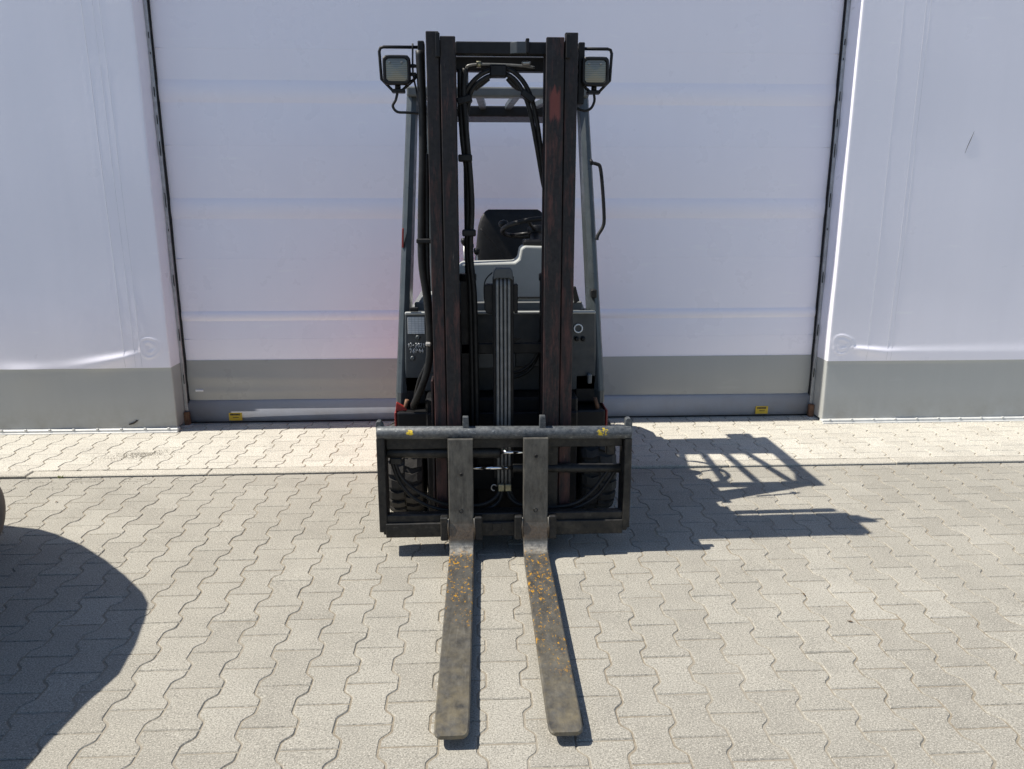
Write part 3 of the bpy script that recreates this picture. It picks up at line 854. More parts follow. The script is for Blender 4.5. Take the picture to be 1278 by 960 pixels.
# work lamps
def lamp(s, lab):
    X = (lambda x: x) if s < 0 else (lambda x: 0.187 - x)
    cx = X(-0.312); cz = 2.026
    root = MB()
    bm = bmesh.new()
    prof = [(0.0, 0.052), (0.004, 0.056), (0.03, 0.056), (0.055, 0.042), (0.07, 0.028)]
    V = []; seg = 32
    def sq(r, k):
        a = 2 * math.pi * k / seg + math.pi / seg
        c, sn = math.cos(a), math.sin(a)
        q = (abs(c) ** 8 + abs(sn) ** 8) ** (-1 / 8)
        return r * q * c, r * q * sn
    for (t, r) in prof:
        for k in range(seg):
            u, w = sq(r, k); V.append((cx + u, 3.31 + t, cz + w))
    for r, t in ((0.046, 0.0), (0.043, 0.006)):
        for k in range(seg):
            u, w = sq(r, k); V.append((cx + u, 3.31 + t, cz + w))
    n = len(prof)
    order = [n + 1, n] + list(range(n))
    F = []
    for a, b in zip(order[:-1], order[1:]):
        for k in range(seg):
            F.append([a * seg + k, a * seg + (k + 1) % seg, b * seg + (k + 1) % seg, b * seg + k])
    F.append([(n - 1) * seg + k for k in range(seg)])
    root.add(V, F)
    o = root.build('work_lamp', M['plastic'], fl)
    o['label'] = lab
    L = MB(); V = []; rings = [0.0438, 0.033, 0.02, 0.0005]
    for i, r in enumerate(rings):
        for k in range(seg):
            u, w = sq(r, k); V.append((cx + u, 3.3165 - 0.006 * (1 - (r / 0.0438) ** 2), cz + w))
    F = [[i * seg + k, i * seg + (k + 1) % seg, (i + 1) * seg + (k + 1) % seg, (i + 1) * seg + k] for i in range(3) for k in range(seg)]
    L.add(V, F, True).build('lens', M['lens'], o)
    for du in (-0.027, 0.022):
        MB().box(cx + du - 0.004, cx + du + 0.004, 3.3065, 3.3125, cz + 0.024, cz + 0.03, 0.001).build('lens_mark', M['grey_dark'], o)
    cage = [(X(-0.215), 3.35, 2.118), (X(-0.365), 3.35, 2.118), (X(-0.378), 3.35, 2.114), (X(-0.383), 3.35, 2.1), (X(-0.378), 3.35, 1.995), (X(-0.335), 3.35, 1.952), (X(-0.295), 3.35, 1.952), (X(-0.245), 3.35, 1.995), (X(-0.215), 3.35, 2.03)]
    MB().tube(cage, 0.0065, 8).build('lamp_cage', M['black'], o)
    a, b = sorted((X(-0.337), X(-0.283)))
    MB().box(a, b, 3.325, 3.37, 1.942, 1.955, 0.002).build('lamp_foot', M['black'], o)
    MB().cyl((cx, 3.345, 1.955), (cx, 3.345, 1.972), 0.012, 10).build('lamp_swivel', M['black'], o)
    if s < 0:
        pts = [(-0.315, 3.345, 1.94), (-0.322, 3.345, 1.915), (-0.335, 3.345, 1.89), (-0.318, 3.345, 1.868), (-0.28, 3.345, 1.865), (-0.225, 3.345, 1.862)]
    else:
        pts = [(0.50, 3.345, 1.94), (0.502, 3.345, 1.915), (0.49, 3.345, 1.888), (0.465, 3.345, 1.876), (0.43, 3.345, 1.885)]
    MB().tube(catmull(pts, 6), 0.0055, 8).build('lamp_cable', M['rubber'], o)
    for dz in (0.02, -0.012):
        a, b = sorted((X(-0.262), X(-0.235)))
        MB().box(a, b, 3.335, 3.36, cz + dz - 0.006, cz + dz + 0.006, 0.002).build('lamp_bolt', M['black'], o)
    return o
lamp(-1, 'square work lamp on the left of the mast')
lamp(1, 'square work lamp on the right of the mast')

# carriage
car = MB()
car.box(-0.412, 0.652, 3.085, 3.125, 0.098, 0.19, 0.004)
car.box(-0.40, 0.63, 3.072, 3.086, 0.09, 0.155, 0.003)
car.box(-0.13, 0.36, 3.124, 3.168, 0.1, 0.185, 0.004)
for xa in (-0.125, 0.29):
    car.box(xa, xa + 0.06, 3.15, 3.169, 0.18, 0.53, 0.004)
co = car.build('fork_carriage', M['carriage'], fl)
MB().box(-0.391, 0.626, 3.12, 3.15, 0.476, 0.527, 0.003).build('upper_bar', M['carriage'], co)
tt = MB().cyl((-0.425, 3.1, 0.558), (0.657, 3.1, 0.545), 0.0275, 24, 0.004).build('top_tube', M['tube'], co)
for (xa, xb, za) in ((-0.427, -0.393, 0.537), (0.628, 0.66, 0.522)):
    sp = MB().prism([(3.075, 0.115), (3.18, 0.1), (3.192, 0.2), (3.192, za), (3.082, za), (3.075, 0.3)], 'x', xa, xb, 0.003).build('side_plate', M['carriage'], co)
for xa in (-0.428, 0.632):
    MB().prism([(xa, 0.56), (xa, 0.60), (xa + .006, 0.607), (xa + .02, 0.607), (xa + .03, 0.592), (xa + .03, 0.56)], 'y', 3.10, 3.13, 0.002).build('end_tab', M['tube'], co)
for xa in (-0.063, 0.262):
    hk = MB().prism([(xa, 0.575), (xa - .004, 0.566), (xa + 0.034, 0.562), (xa + .027, 0.578), (xa + .025, 0.625), (xa + .001, 0.626)], 'y', 3.085, 3.11, 0.002).build('stop_hook', M['tube'], co)
MB().box(0.56, 0.60, 3.14, 3.17, 0.43, 0.49, 0.004).build('valve_block', M['carriage'], co)
MB().box(-0.38, -0.33, 3.14, 3.17, 0.40, 0.43, 0.004).build('valve_block', M['carriage'], co)
wl = MB().box(0.06, 0.1, 3.069, 3.074, 0.115, 0.15, 0.001).build('welded_tab', M['carriage'], co)
# side shift cylinders
c1 = MB().cyl((-0.392, 3.16, 0.452), (0.09, 3.16, 0.443), 0.026, 18, 0.003).build('side_shift_cylinder', M['carriage'], fl)
MB().cyl((0.088, 3.16, 0.443), (0.2, 3.16, 0.441), 0.0075, 14).build('piston_rod', M['chrome'], c1)
MB().cyl((0.082, 3.16, 0.443), (0.096, 3.16, 0.443), 0.024, 18, 0.002).build('gland', M['carriage'], c1)
c2 = MB().cyl((0.152, 3.16, 0.371), (0.63, 3.16, 0.362), 0.0205, 18, 0.003).build('side_shift_cylinder', M['carriage'], fl)
MB().cyl((-0.03, 3.16, 0.3725), (0.154, 3.16, 0.371), 0.008, 14).build('piston_rod', M['chrome'], c2)

# forks
def fork(cx, tipx, lab):
    st = []    # (surface point y,z, normal ny,nz, thickness, halfwidth)
    hw = 0.0525
    st.append((3.048, 0.537, -1, 0, 0.038, hw))
    st.append((3.046, 0.40, -1, 0, 0.038, hw))
    st.append((3.044, 0.22, -1, 0, 0.04, hw))
    st.append((3.040, 0.165, -1, 0, 0.042, hw + 0.001))
    st.append((3.036, 0.145, -1, 0.02, 0.044, hw + 0.004))
    st.append((3.030, 0.115, -1, 0.1, 0.046, hw + 0.001))
    r = 0.045
    for k in range(1, 7):
        a = k / 6 * math.pi / 2
        st.append((3.026 - r * (1 - math.cos(a)), 0.05 + r - r * math.sin(a), -math.cos(a), math.sin(a), 0.044, hw - 0.001 * (k > 2)))
    n = 24
    for k in range(1, n + 1):
        y = 2.98 + (1.915 - 2.98) * k / n
        t = k / n
        st.append((y, 0.05 - 0.002 * t, 0, 1, 0.040 - 0.026 * t, hw - 0.002 * t))
    # rounded tip
    for y, h in ((1.893, 0.0495), (1.873, 0.0485), (1.862, 0.0455), (1.856, 0.041), (1.8528, 0.035)):
        st.append((y, 0.048, 0, 1, 0.0135 - 0.0015 * (1.9 - y) / 0.05, h))
    V = []; F = []
    b = 0.004
    m = 8
    for (y, z, ny, nz, th, h) in st:
        l = math.hypot(ny, nz); ny /= l; nz /= l
        for (u, d) in ((-h + b, 0), (h - b, 0), (h, b), (h, th - b), (h - b, th), (-h + b, th), (-h, th - b), (-h, b)):
            V.append((cx + (tipx - cx) * max(0, (3.0 - y) / 1.15) + u, y - ny * d, z - nz * d))
    for i in range(len(st) - 1):
        for k in range(m):
            F.append([i * m + k, i * m + (k + 1) % m, (i + 1) * m + (k + 1) % m, (i + 1) * m + k])
    F.append(list(range(m))[::-1]); F.append([(len(st) - 1) * m + k for k in range(m)])
    o = MB().add(V, F).build('fork', M['fork'], fl)
    o['label'] = lab
    for sd in (-1, 1):
        x0 = cx + sd * 0.056; x1 = cx + sd * 0.09
        MB().box(min(x0, x1), max(x0, x1), 3.032, 3.07, 0.088, 0.196, 0.005).build('fork_keeper', M['carriage'], o)
        MB().tube([(cx + sd * 0.055, 3.036, 0.19), (cx + sd * 0.0565, 3.033, 0.15), (cx + sd * 0.055, 3.034, 0.095)], [0.003, 0.0045, 0.003], 6).build('weld_bead', M['fork'], o)
    return o
fk1 = fork(-0.0735, -0.0835, 'left fork with orange flecks of old paint')
fk2 = fork(0.2445, 0.2415, 'right fork with orange flecks of old paint')
for (fx, fz, r, p) in ((-0.07, 0.385, 0.008, fk1), (-0.074, 0.221, 0.010, fk1), (0.246, 0.462, 0.008, fk2), (0.245, 0.219, 0.010, fk2)):
    MB().lathe([(0, r * 0.55), (-0.004, r * 0.6), (-0.004, r), (0.004, r)], (fx, 3.0462, fz), 'y', 14).build('bolt_hole_rim', M['carriage'], p)
    MB().cyl((fx, 3.0445, fz), (fx, 3.05, fz), r * 0.55, 12).build('bolt_hole', M['gap'], p)

# wheels
def wheel(xc, side):
    w = 0.085; r = 0.228; yc, zc = 3.605, 0.228
    rim = MB().lathe([(-0.06, 0.03), (-0.065, 0.1), (-0.07, 0.125), (0.07, 0.125), (0.065, 0.1), (0.06, 0.03)], (xc, yc, zc), 'x', 32)
    ro = rim.build('wheel', M['grey_dark'], fl)
    prof = [(-w + 0.012, 0.12), (-w, 0.15), (-w, 0.19), (-w + 0.012, 0.208), (-w + 0.02, 0.211), (w - 0.02, 0.211), (w - 0.012, 0.208), (w, 0.19), (w, 0.15), (w - 0.012, 0.12)]
    to = MB().lathe(prof, (xc, yc, zc), 'x', 48).build('tyre', M['tyre'], ro)
    n = 22
    for k in range(n):
        a = 2 * math.pi * k / n
        for sd in (-1, 1):
            V = []
            aa = a + (math.pi / n if sd > 0 else 0)
            # zig-zag lug: two-piece slab with tapering outer end
            for (u0, da, hw_) in ((0.004, 0.0, 0.072), (0.036, 0.05, 0.078), (0.06, 0.02, 0.088), (w - 0.003, 0.0, 0.1)):
                for rr in (0.206, r if u0 < w - 0.01 else r - 0.012):
                    for sg in (-1, 1):
                        th = aa + da + sg * hw_
                        V.append((xc + sd * u0, yc + rr * math.cos(th), zc + rr * math.sin(th)))
            F = []
            for i in range(3):
                q = i * 4
                for (p, s2) in ((0, 1), (1, 3), (3, 2), (2, 0)):
                    F.append([q + p, q + s2, q + 4 + s2, q + 4 + p])
            F += [[0, 1, 3, 2], [12, 13, 15, 14]]
            MB_l.add(V, F)
    return ro, to
for xc, side in ((-0.345, -1), (mx(-0.345), 1)):
    MB_l = MB()
    ro, to = wheel(xc, side)
    lug = MB_l.build('tread_lugs', M['tyre'], ro)
    lug['kind'] = 'stuff'

# chassis and body
ch = MB().box(-0.24, mx(-0.24), 3.42, 4.95, 0.09, 0.62, 0.01).build('chassis', M['black'], fl)
MB().box(-0.385, mx(-0.385), 3.98, 4.7, 0.16, 0.62, 0.03, 3).build('step_side', M['red'], fl)
fp = MB().prism([(-0.345, 0.62), (-0.335, 1.0), (0.565, 1.0), (0.575, 0.62)], 'y', 3.56, 3.64, 0.006).build('front_panel', M['slate_side'], fl)
MB().box(-0.333, 0.563, 3.548, 3.565, 0.992, 1.006, 0.004).build('panel_lip', M['grey_plastic'], fp)
MB().box(-0.31, -0.27, 3.545, 3.558, 1.008, 1.028, 0.003).build('bracket', M['black'], fp)
MB().box(-0.015, 0.18, 3.50, 3.555, 0.745, 0.83, 0.004).build('junction_box', M['grey_dark'], fp)
MB().box(0.18, 0.30, 3.52, 3.555, 0.745, 0.84, 0.004).build('junction_box', M['slate_side'], fp)
MB().box(-0.225, -0.1, 3.548, 3.5575, 0.715, 0.835, 0.006, 2).build('access_cover', M['slate_side'], fp)
MB().box(-0.21, -0.1, 3.545, 3.5575, 0.63, 0.70, 0.004).build('access_cover', M['slate_side'], fp)
for s in (-1, 1):
    X = (lambda x: x) if s < 0 else (lambda x: mx(x))
    a, b = sorted((X(-0.368), X(-0.335)))
    MB().prism([(3.63, 0.54), (3.655, 0.96), (4.0, 0.96), (4.0, 0.54)], 'x', a, b, 0.008, 2).build('side_panel', M['slate'], fl)
    a, b = (-0.185, -0.09) if s < 0 else (0.325, 0.437)
    MB().box(a, b, 3.432, 3.552, 0.3, 1.25, 0.006).build('mast_shadow_block', M['black'], fl)  # unseen block added behind the mast to fill out the truck's cast shadow
    a, b = sorted((X(-0.37), X(-0.24)))
    MB().box(a, b, 3.56, 3.98, 0.555, 0.7, 0.01).build('wheel_arch', M['black'], fl)
MB().box(-0.235, mx(-0.235), 3.385, 3.42, 0.05, 0.56, 0.006).build('axle_plate', M['black'], fl)
# data plate and chalk marks
MB().box(-0.322, -0.243, 3.5548, 3.5585, 0.902, 0.982, 0.001).build('data_plate', M['plate'], fp)
MB().box(-0.213, -0.206, 3.5548, 3.5585, 0.902, 0.976, 0.001).build('label_strip', M['white'], fp)
for (bx_, bz, r) in ((-0.276, 0.884, 0.012), (-0.303, 0.785, 0.012)):
    MB().lathe([(0, 0.0005), (-0.008, 0.0005), (-0.008, r * .6), (-0.004, r), (0, r)], (bx_, 3.558, bz), 'y', 16).build('bolt_cap', M['slate'], fp)
STROKES = {'1': [[(0.1, .75), (.35, 1), (.35, 0)]], '7': [[(0, 1), (.6, 1), (.2, 0)]], '-': [[(0, .5), (.5, .5)]],
           '2': [[(0, .8), (.2, 1), (.5, .95), (.55, .7), (0, 0), (.6, 0.05)]], '0': [[(.3, 1), (0, .7), (.05, .2), (.3, 0), (.6, .3), (.55, .8), (.3, 1)]],
           '6': [[(.5, 1), (.15, .7), (0, .3), (.25, 0), (.55, .25), (.4, .5), (.05, .4)]], 'P': [[(.1, 0), (.1, 1), (.5, .95), (.55, .6), (.1, .5)]],
           '4': [[(.4, 1), (0, .4), (.6, .4)], [(.45, .7), (.4, 0)]]}
def chalk(text, x, z, h, w):
    m = MB(); rg = random.Random(4)
    for chh in text:
        for sl in STROKES[chh]:
            pts = [(x + (a + rg.uniform(-.04, .04)) * w, 3.5535, z + (b + rg.uniform(-.05, .05)) * h) for a, b in sl]
            m.tube(pts, 0.0014, 6)
        x += w * (0.95 if chh != '1' else 0.75)
    o = m.build('chalk_marking', M['white'], fp); o['label'] = 'handwritten white number ' + text
    return o
chalk('17-2021', -0.323, 0.838, 0.02, 0.0128)
chalk('76P44', -0.315, 0.811, 0.02, 0.0145)
# ring and knobs on the right
MB().tube([(0.482 + 0.019 * math.cos(a), 3.5535, 0.922 + 0.019 * math.sin(a)) for a in [2 * math.pi * k / 28 for k in range(28)]], 0.0035, 8, closed=True).build('white_ring', M['white'], fp)
for kx in (0.476, 0.506):
    MB().lathe([(0, 0.0005), (-0.014, 0.0005), (-0.014, .007), (-0.01, .011), (0, .012)], (kx, 3.556, 0.872), 'y', 16).build('knob', M['plastic'], fp)
MB().box(0.528, 0.548, 3.52, 3.556, 0.66, 0.705, 0.004).build('latch', M['grey_dark'], fp)
MB().tube(catmull([(0.29, 3.4, 0.9), (0.275, 3.4, 0.83), (0.24, 3.4, 0.78), (0.19, 3.4, 0.75), (0.13, 3.4, 0.745)], 6), 0.008, 8).build('hydraulic_hose', M['rubber'], fl)
MB().tube(catmull([(0.29, 3.41, 0.86), (0.27, 3.41, 0.8), (0.23, 3.41, 0.745), (0.17, 3.41, 0.72), (0.13, 3.41, 0.72)], 6), 0.008, 8).build('hydraulic_hose', M['rubber'], fl)
# fittings near the left fender
for (fx, fz, r) in ((-0.195, 0.635, 0.013), (-0.197, 0.502, 0.014)):
    MB().tube([(fx + r * math.cos(a), 3.46, fz + r * math.sin(a)) for a in [2 * math.pi * k / 16 for k in range(16)]], 0.0045, 7, closed=True).build('ring_nut', M['steel'], fl)
for (fx, fz, w, h, an) in ((-0.185, 0.61, .03, .014, .5), (-0.2, 0.575, .026, .013, .4), (-0.215, 0.6, .02, .012, -.5), (-0.18, .54, .04, .01, .7), (-0.205, .53, .04, .008, -.6)):
    MB().box(fx - w / 2, fx + w / 2, 3.45, 3.47, fz - h / 2, fz + h / 2, 0.003, rot=Matrix.Rotation(an, 3, 'Y')).build('fitting', M['grey_dark'] if w < .035 else M['plastic'], fl)
MB().lathe([(0, 0.0005), (-0.01, 0.0005), (-0.012, .008), (0, .014)], (-0.222, 3.455, 0.545), 'y', 14).build('red_cap', M['red'], fl)
# fenders with black flaps
for s in (-1, 1):
    X = (lambda x: x) if s < 0 else (lambda x: mx(x))
    a, b = sorted((X(-0.386), X(-0.205)))
    fe = MB().box(a, b, 3.475, 3.95, 0.47, 0.535, 0.012, 2).build('fender', M['plastic'], fl)
    a3, b3 = sorted((X(-0.3895), X(-0.3795)))
    MB().box(a3, b3, 3.466, 3.9, 0.462, 0.545, 0.003).build('fender_edge', M['red_dull'], fe)
    a2, b2 = sorted((X(-0.378), X(-0.212)))
    MB().box(a2, b2, 3.462, 3.48, 0.45, 0.545, 0.008, 2).build('mud_flap', M['plastic'], fe)
    if s < 0: pts = [(X(-0.386), 0.545), (X(-0.38), 0.59), (X(-0.345), 0.568), (X(-0.33), 0.55)]
    if s < 0: MB().prism(pts, 'y', 3.48, 3.50, 0.002).build('fender_corner', M['red'], fe)
    MB().cyl((X(-0.345), 3.49, 0.545), (X(-0.33), 3.49, 0.6), 0.009, 10).build('fender_bolt', M['rust'], fe)

# overhead guard
def pillar(s):
    X = (lambda x: x) if s < 0 else (lambda x: mx(x))
    V = []; F = []
    zs = [0.555, 0.62, 0.8, 1.0, 1.34, 1.7, 1.96, 2.02]
    for z in zs:
        y = 3.525 + (z - 0.555) * 0.205
        xo = -0.392 + 0.051 * (z - 0.555)
        d = 0.15 - 0.05 * (z - 0.555)
        wd = 0.058 - 0.004 * (z - 0.555)
        if z < 0.6: y += 0.03; d -= .03
        sec = [(xo, y + 0.032), (xo + 0.008, y + 0.013), (xo + 0.026, y), (xo + wd - 0.024, y + 0.002), (xo + wd - 0.006, y + 0.016), (xo + wd, y + d), (xo + 0.01, y + d), (xo, y + d - 0.01)]
        V += [(X(a), b, z) for a, b in sec]
    m = 8
    for i in range(len(zs) - 1):
        for k in range(m):
            F.append([i * m + k, i * m + (k + 1) % m, (i + 1) * m + (k + 1) % m, (i + 1) * m + k])
    F.append(list(range(m))); F.append([(len(zs) - 1) * m + k for k in range(m)])
    return MB().add(V, F).build('guard_pillar', M['slate'], fl)
pl = pillar(-1); pr = pillar(1)
MB().box(-0.347, -0.339, 3.677, 3.69, 1.295, 1.385, 0.001, rot=Matrix.Rotation(0.05, 3, 'Y')).build('red_sticker', M['red'], pl)
roof = MB()
roof.box(-0.315, mx(-0.315), 3.80, 3.875, 1.988, 2.032, 0.008, 2)
ro = roof.build('guard_roof', M['guard_beam'], fl)
for s in (-1, 1):
    X = (lambda x: x) if s < 0 else (lambda x: mx(x))
    MB().prism([(X(-0.315), 3.876), (X(-0.2), 3.876), (X(-0.245), 4.0), (X(-0.25), 4.33), (X(-0.25), 4.64), (X(-0.315), 4.66)], 'z', 1.985, 2.028, 0.004).build('side_rail', M['slate'], ro)
    MB().prism([(X(-0.27), 4.55), (X(-0.215), 4.55), (X(-0.215), 4.65), (X(-0.27), 4.65)], 'z', 0.9, 1.99, 0.006).build('rear_post', M['slate'], ro)
    for (f0, r0) in ((0.09, 0.068), (0.28, 0.205)):
        xf = CX + s * f0; xr = CX + s * r0; w = 0.017
        MB().prism([(xf - w, 3.876), (xf + w, 3.876), (xr + w, 4.33), (xr - w, 4.33)], 'z', 1.99, 2.02, 0.003).build('guard_bar', M['slate'], ro)
MB().box(-0.249, mx(-0.249), 4.331, 4.645, 1.955, 2.01, 0.008, 2).build('rear_plate', M['black'], ro)
MB().box(0.33, 0.46, 4.646, 4.74, 1.96, 2.04, 0.015, 2).build('rear_lamp', M['plastic'], ro)
# grab handle on the right pillar
MB().tube(catmull([(0.545, 3.72, 1.685), (0.575, 3.715, 1.68), (0.593, 3.71, 1.66), (0.606, 3.7, 1.55), (0.614, 3.69, 1.43), (0.608, 3.685, 1.39), (0.585, 3.68, 1.352), (0.579, 3.675, 1.33)], 5), 0.0085, 10).build('grab_handle', M['black'], fl)
MB().cyl((0.545, 3.71, 1.685), (0.556, 3.71, 1.69), 0.014, 10).build('handle_mount', M['black'], fl)
# mirror-like lever flap at the right
MB().prism([(0.455, 1.11), (0.475, 1.115), (0.495, 1.045), (0.47, 1.03), (0.463, 1.09), (0.45, 1.1)], 'y', 3.62, 3.64, 0.003).build('release_lever', M['plastic'], fl)
MB().box(0.548, 0.575, 3.60, 3.64, 1.06, 1.10, 0.004).build('pillar_bracket', M['plastic'], fl)

# dashboard cowl, steering wheel, levers, seat, hood, counterweight
da = MB().prism([(-0.31, 0.985), (-0.265, 1.055), (-0.12, 1.07), (-0.085, 1.2), (-0.07, 1.213), (0.19, 1.218), (0.212, 1.235), (0.222, 1.285), (0.24, 1.297), (0.44, 1.292), (0.46, 1.1), (0.5, 1.04), (0.53, 0.985)], 'y', 3.74, 3.95, 0.008, 2).build('dashboard', M['grey_plastic'], fl)
MB().box(-0.3, 0.52, 3.715, 3.74, 0.985, 1.03, 0.005).build('dash_foot', M['grey_dark'], da)
MB().box(0.165, 0.36, 3.728, 3.742, 1.045, 1.052, 0.002).build('dash_seam', M['black'], da)
sw = MB()
sc = Vector((0.315, 4.05, 1.375)); Rm = Matrix.Rotation(R(-16), 3, 'X') @ Matrix.Rotation(R(-5), 3, 'Y')
ringp = [sc + Rm @ Vector((0.175 * math.cos(a), 0.175 * math.sin(a), 0)) for a in [2 * math.pi * k / 48 for k in range(48)]]
sw.tube(ringp, 0.0125, 10, closed=True)
for a in (0.3, 2.4, 4.4):
    sw.tube([sc + Rm @ Vector((0.03 * math.cos(a), 0.03 * math.sin(a), -0.02)), sc + Rm @ Vector((0.172 * math.cos(a), 0.172 * math.sin(a), 0))], 0.009, 8)
sw.cyl(sc + Rm @ Vector((0, 0, -0.035)), sc + Rm @ Vector((0, 0, 0.005)), 0.045, 20, 0.006)
so = sw.build('steering_wheel', M['plastic'], fl)
kp = sc + Rm @ Vector((-0.168, 0.03, 0))
MB().lathe([(0.0, 0.0005), (0.0, 0.01), (0.02, 0.012), (0.03, 0.024), (0.045, 0.027), (0.058, 0.02), (0.064, 0.0005)], kp, 'z', 18).build('steering_knob', M['plastic'], so)
MB().cyl(sc + Rm @ Vector((0, 0, -0.03)), (0.30, 3.9, 1.25), 0.032, 16).build('steering_column', M['plastic'], so)
MB().box(0.235, 0.4, 3.8, 3.93, 1.292, 1.325, 0.012, 2).build('column_shroud', M['plastic'], da)
for lx, lz in ((-0.055, 1.30), (-0.02, 1.275), (0.01, 1.25)):
    lv = MB().tube([(lx, 4.0, 1.15), (lx - 0.005, 4.02, lz)], 0.006, 8).build('control_lever', M['steel'], fl)
    MB().lathe([(0, 0.0005), (0, 0.01), (0.015, 0.017), (0.03, 0.015), (0.036, 0.0005)], (lx - 0.005, 4.02, lz - 0.01), 'z', 14).build('lever_knob', M['plastic'], lv)
MB().box(-0.085, 0.03, 3.96, 4.08, 1.0, 1.19, 0.02, 2).build('lever_console', M['plastic'], fl)
# seat: shaped backrest and cushion
def cushion(cx, w0, w1, y0, y1, z0, z1, n=14, lean=0.1, bow=0.02):
    V = []; F = []
    rows = 26; seg = 32
    for i in range(rows + 1):
        t = 1 - (1 - i / rows) ** 1.7
        z = z0 + (z1 - z0) * t
        tt = min(1, (1 - t) / 0.3)
        edge = math.sqrt(max(0.02, 1 - (1 - tt) ** 2))
        w = (w0 + (w1 - w0) * t) * (0.7 + 0.3 * edge) * (1 - 0.0)
        th = (y1 - y0) / 2 * (0.45 + 0.55 * edge)
        yc = (y0 + y1) / 2 + lean * t
        for k in range(seg):
            a = 2 * math.pi * k / seg
            c, s_ = math.cos(a), math.sin(a)
            q = (abs(c) ** 3.5 + abs(s_) ** 3.5) ** (-1 / 3.5)
            V.append((cx + w * q * c, yc + th * q * s_ + bow * c * c * (-1), z))
    for i in range(rows):
        for k in range(seg):
            F.append([i * seg + k, i * seg + (k + 1) % seg, (i + 1) * seg + (k + 1) % seg, (i + 1) * seg + k])
    F.append(list(range(seg))[::-1]); F.append([rows * seg + k for k in range(seg)])
    return MB().add(V, F, True)
se = cushion(0.215, 0.23, 0.19, 4.38, 4.50, 1.08, 1.465, lean=0.05, bow=0.05).build('seat_back', M['seat'], fl)
MB().tube(catmull([(0.03, 4.37, 1.36), (0.11, 4.362, 1.27), (0.17, 4.36, 1.18), (0.19, 4.36, 1.1)], 5), 0.004, 6).build('seat_piping', M['seat'], se)
MB().box(0.0, 0.43, 4.02, 4.46, 1.0, 1.11, 0.035, 3).build('seat_cushion', M['seat'], fl)
MB().box(-0.34, mx(-0.34), 3.97, 4.72, 0.62, 0.99, 0.03, 3).build('battery_hood', M['grey_dark'], fl)
cw = MB().prism([(-0.40, 4.5), (-0.40, 4.82), (-0.34, 4.95), (-0.2, 5.02), (0.43, 5.02), (0.57, 4.95), (0.63, 4.82), (0.63, 4.5)], 'z', 0.16, 0.84, 0.02, 3).build('counterweight', M['red'], fl)
MB().lathe([(-0.05, 0.03), (-0.06, 0.13), (-0.045, 0.16), (0.045, 0.16), (0.06, 0.13), (0.05, 0.03)], (CX, 4.72, 0.165), 'x', 28).build('steer_wheel', M['tyre'], fl)

# ------------------------------------------------------------------ vehicle parked past the left edge (only its tyre and shadow come into view)
pk = empty('parked_truck', (-2.9, 2.6, 0))
tag(pk, 'dusty vehicle at the left edge of the photo, casting the rounded shadow', 'vehicle')
sh = 1.02 / 1.5
out = [(-1.234, 1.5), (-1.232, 1.84), (-1.205, 2.1), (-1.17, 2.25), (-1.19, 2.42), (-1.228, 2.59), (-1.265, 2.71), (-1.325, 2.80), (-1.46, 2.95), (-1.60, 3.09), (-1.78, 3.25), (-1.95, 3.37), (-2.06, 3.43), (-2.3, 3.50)]
poly = [(x - sh, y) for x, y in out] + [(-4.0, 3.55), (-4.0, -0.4), (-1.95, -0.4)]
MB().prism(poly, 'z', 0.3, 1.02, 0.02, 2).build('counterweight', M['slate'], pk)
for tx, ty in ((-2.146, 3.195), (-3.55, 3.195), (-2.146, 0.5), (-3.55, 0.5)):
    ty_ = MB().lathe([(-0.16, 0.09), (-0.165, 0.14), (-0.15, 0.168), (-0.12, 0.178), (-0.04, 0.178), (-0.012, 0.168), (0, 0.14), (-0.004, 0.09)], (tx, ty, 0.178), 'x', 40).build('tyre', M['tyre_dusty'], pk)
    MB().lathe([(-0.15, 0.0005), (-0.15, 0.092), (-0.02, 0.092), (-0.03, 0.0005)], (tx, ty, 0.178), 'x', 28).build('rim', M['grey_dark'], ty_)
MB().box(-3.6, -2.4, 0.2, 3.1, 0.12, 0.32, 0.02).build('chassis', M['black'], pk)

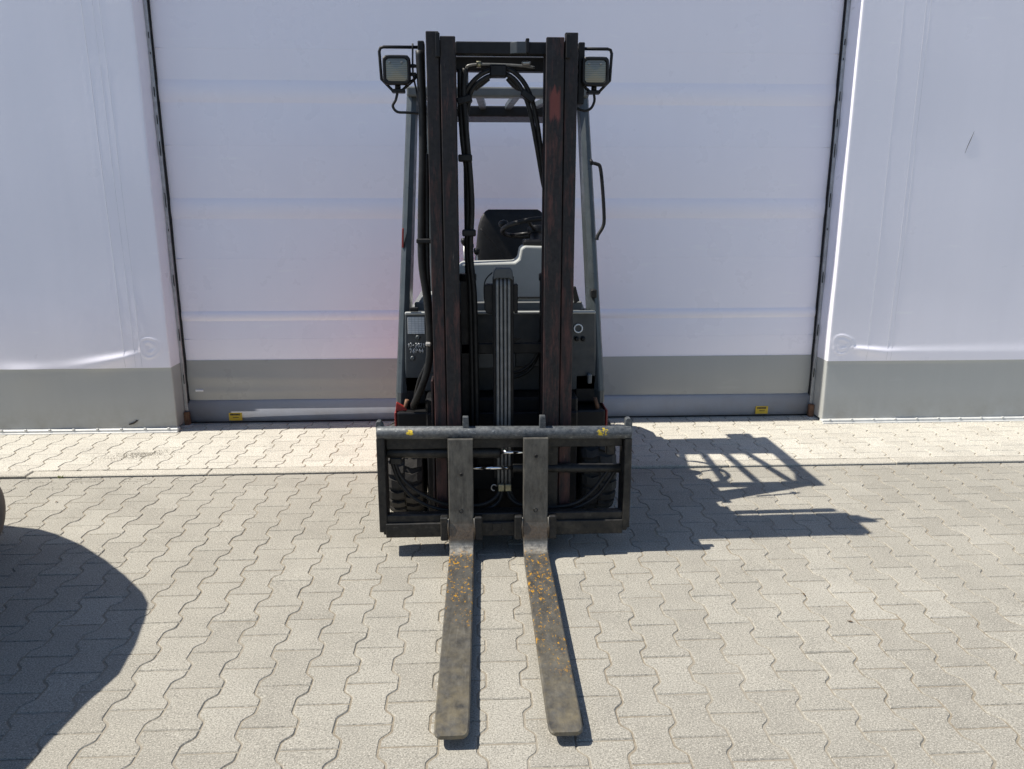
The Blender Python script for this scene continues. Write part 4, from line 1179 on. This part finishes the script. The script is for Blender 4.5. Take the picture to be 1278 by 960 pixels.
# ------------------------------------------------------------------ small things on the ground
rg = random.Random(21)
gm = MB()
for k in range(1500):
    a = rg.gauss(0, 1); b = rg.gauss(0, 1)
    x = -2.06 + 0.1 * a; y = 4.52 + 0.05 * b + 0.15 * (x + 2.06)
    r = rg.uniform(0.0008, 0.0024)
    z = 0.0105
    V = [(x + r * dx * rg.uniform(.7, 1.3), y + r * dy * rg.uniform(.7, 1.3), z + r * dz) for dx, dy, dz in ((1, 0, .3), (0, 1, .3), (-1, 0, .3), (0, -1, .3), (0, 0, 1.1), (0, 0, -.4))]
    gm.add(V, [[0, 1, 4], [1, 2, 4], [2, 3, 4], [3, 0, 4], [1, 0, 5], [2, 1, 5], [3, 2, 5], [0, 3, 5]])
for k in range(260):
    x = rg.uniform(-2.6, -1.5) if k < 160 else rg.uniform(1.8, 3.3); y = 4.13 - abs(rg.gauss(0, 0.07))
    r = rg.uniform(0.001, 0.0032)
    V = [(x + r * dx * rg.uniform(.7, 1.3), y + r * dy * rg.uniform(.7, 1.3), 0.001 + r * dz) for dx, dy, dz in ((1, 0, .3), (0, 1, .3), (-1, 0, .3), (0, -1, .3), (0, 0, 1.1), (0, 0, -.4))]
    gm.add(V, [[0, 1, 4], [1, 2, 4], [2, 3, 4], [3, 0, 4], [1, 0, 5], [2, 1, 5], [3, 2, 5], [0, 3, 5]])
gr = gm.build('grit', M['sand'])
tag(gr, 'grit and fine gravel scattered on the paving by the kerb', 'grit', kind='stuff')
wd = empty('weed', (-2.34, 4.143, 0))
tag(wd, 'tiny yellow green weed growing at the kerb edge', 'weed')
for k in range(9):
    a = rg.uniform(0, 6.28); l = rg.uniform(0.012, 0.026)
    p = Vector((-2.34 + rg.uniform(-.015, .015), 4.143, 0.0))
    q = p + Vector((math.cos(a) * l * .8, math.sin(a) * l * .4, l * .8))
    w = Vector((-math.sin(a), math.cos(a), 0)) * 0.004
    m = (p + q) / 2 + Vector((0, 0, 0.004))
    MB().add([p, m + w, q, m - w], [[0, 1, 2], [0, 2, 3]]).build('leaf', M['weed'], wd)
for k, (x, y, lab) in enumerate([(1.275, 2.665, 'tiny dark dry leaf on the yard pavers, nearest to the forklift shadow'), (1.36, 2.46, 'tiny dark dry leaf on the right yard pavers, nearest to the camera'), (-2.17, 3.78, 'tiny dark dry leaf on the yard beside the dusty tyre at left')]):
    a = rg.uniform(0, 6.28); l = 0.012; c, s = math.cos(a), math.sin(a)
    pts = [(l, 0, .003), (.003, .005, .0045), (-l, 0, .002), (-.002, -.005, .004), (0, 0, .0015)]
    m = MB().add([(x + u * c - v * s, y + u * s + v * c, 0.0015 + w) for u, v, w in pts], [[0, 1, 4], [1, 2, 4], [2, 3, 4], [3, 0, 4], [0, 1, 2, 3]])
    tag(m.build('dry_leaf', M['leaf']), lab, 'leaf', 'leaf fragments on the yard')
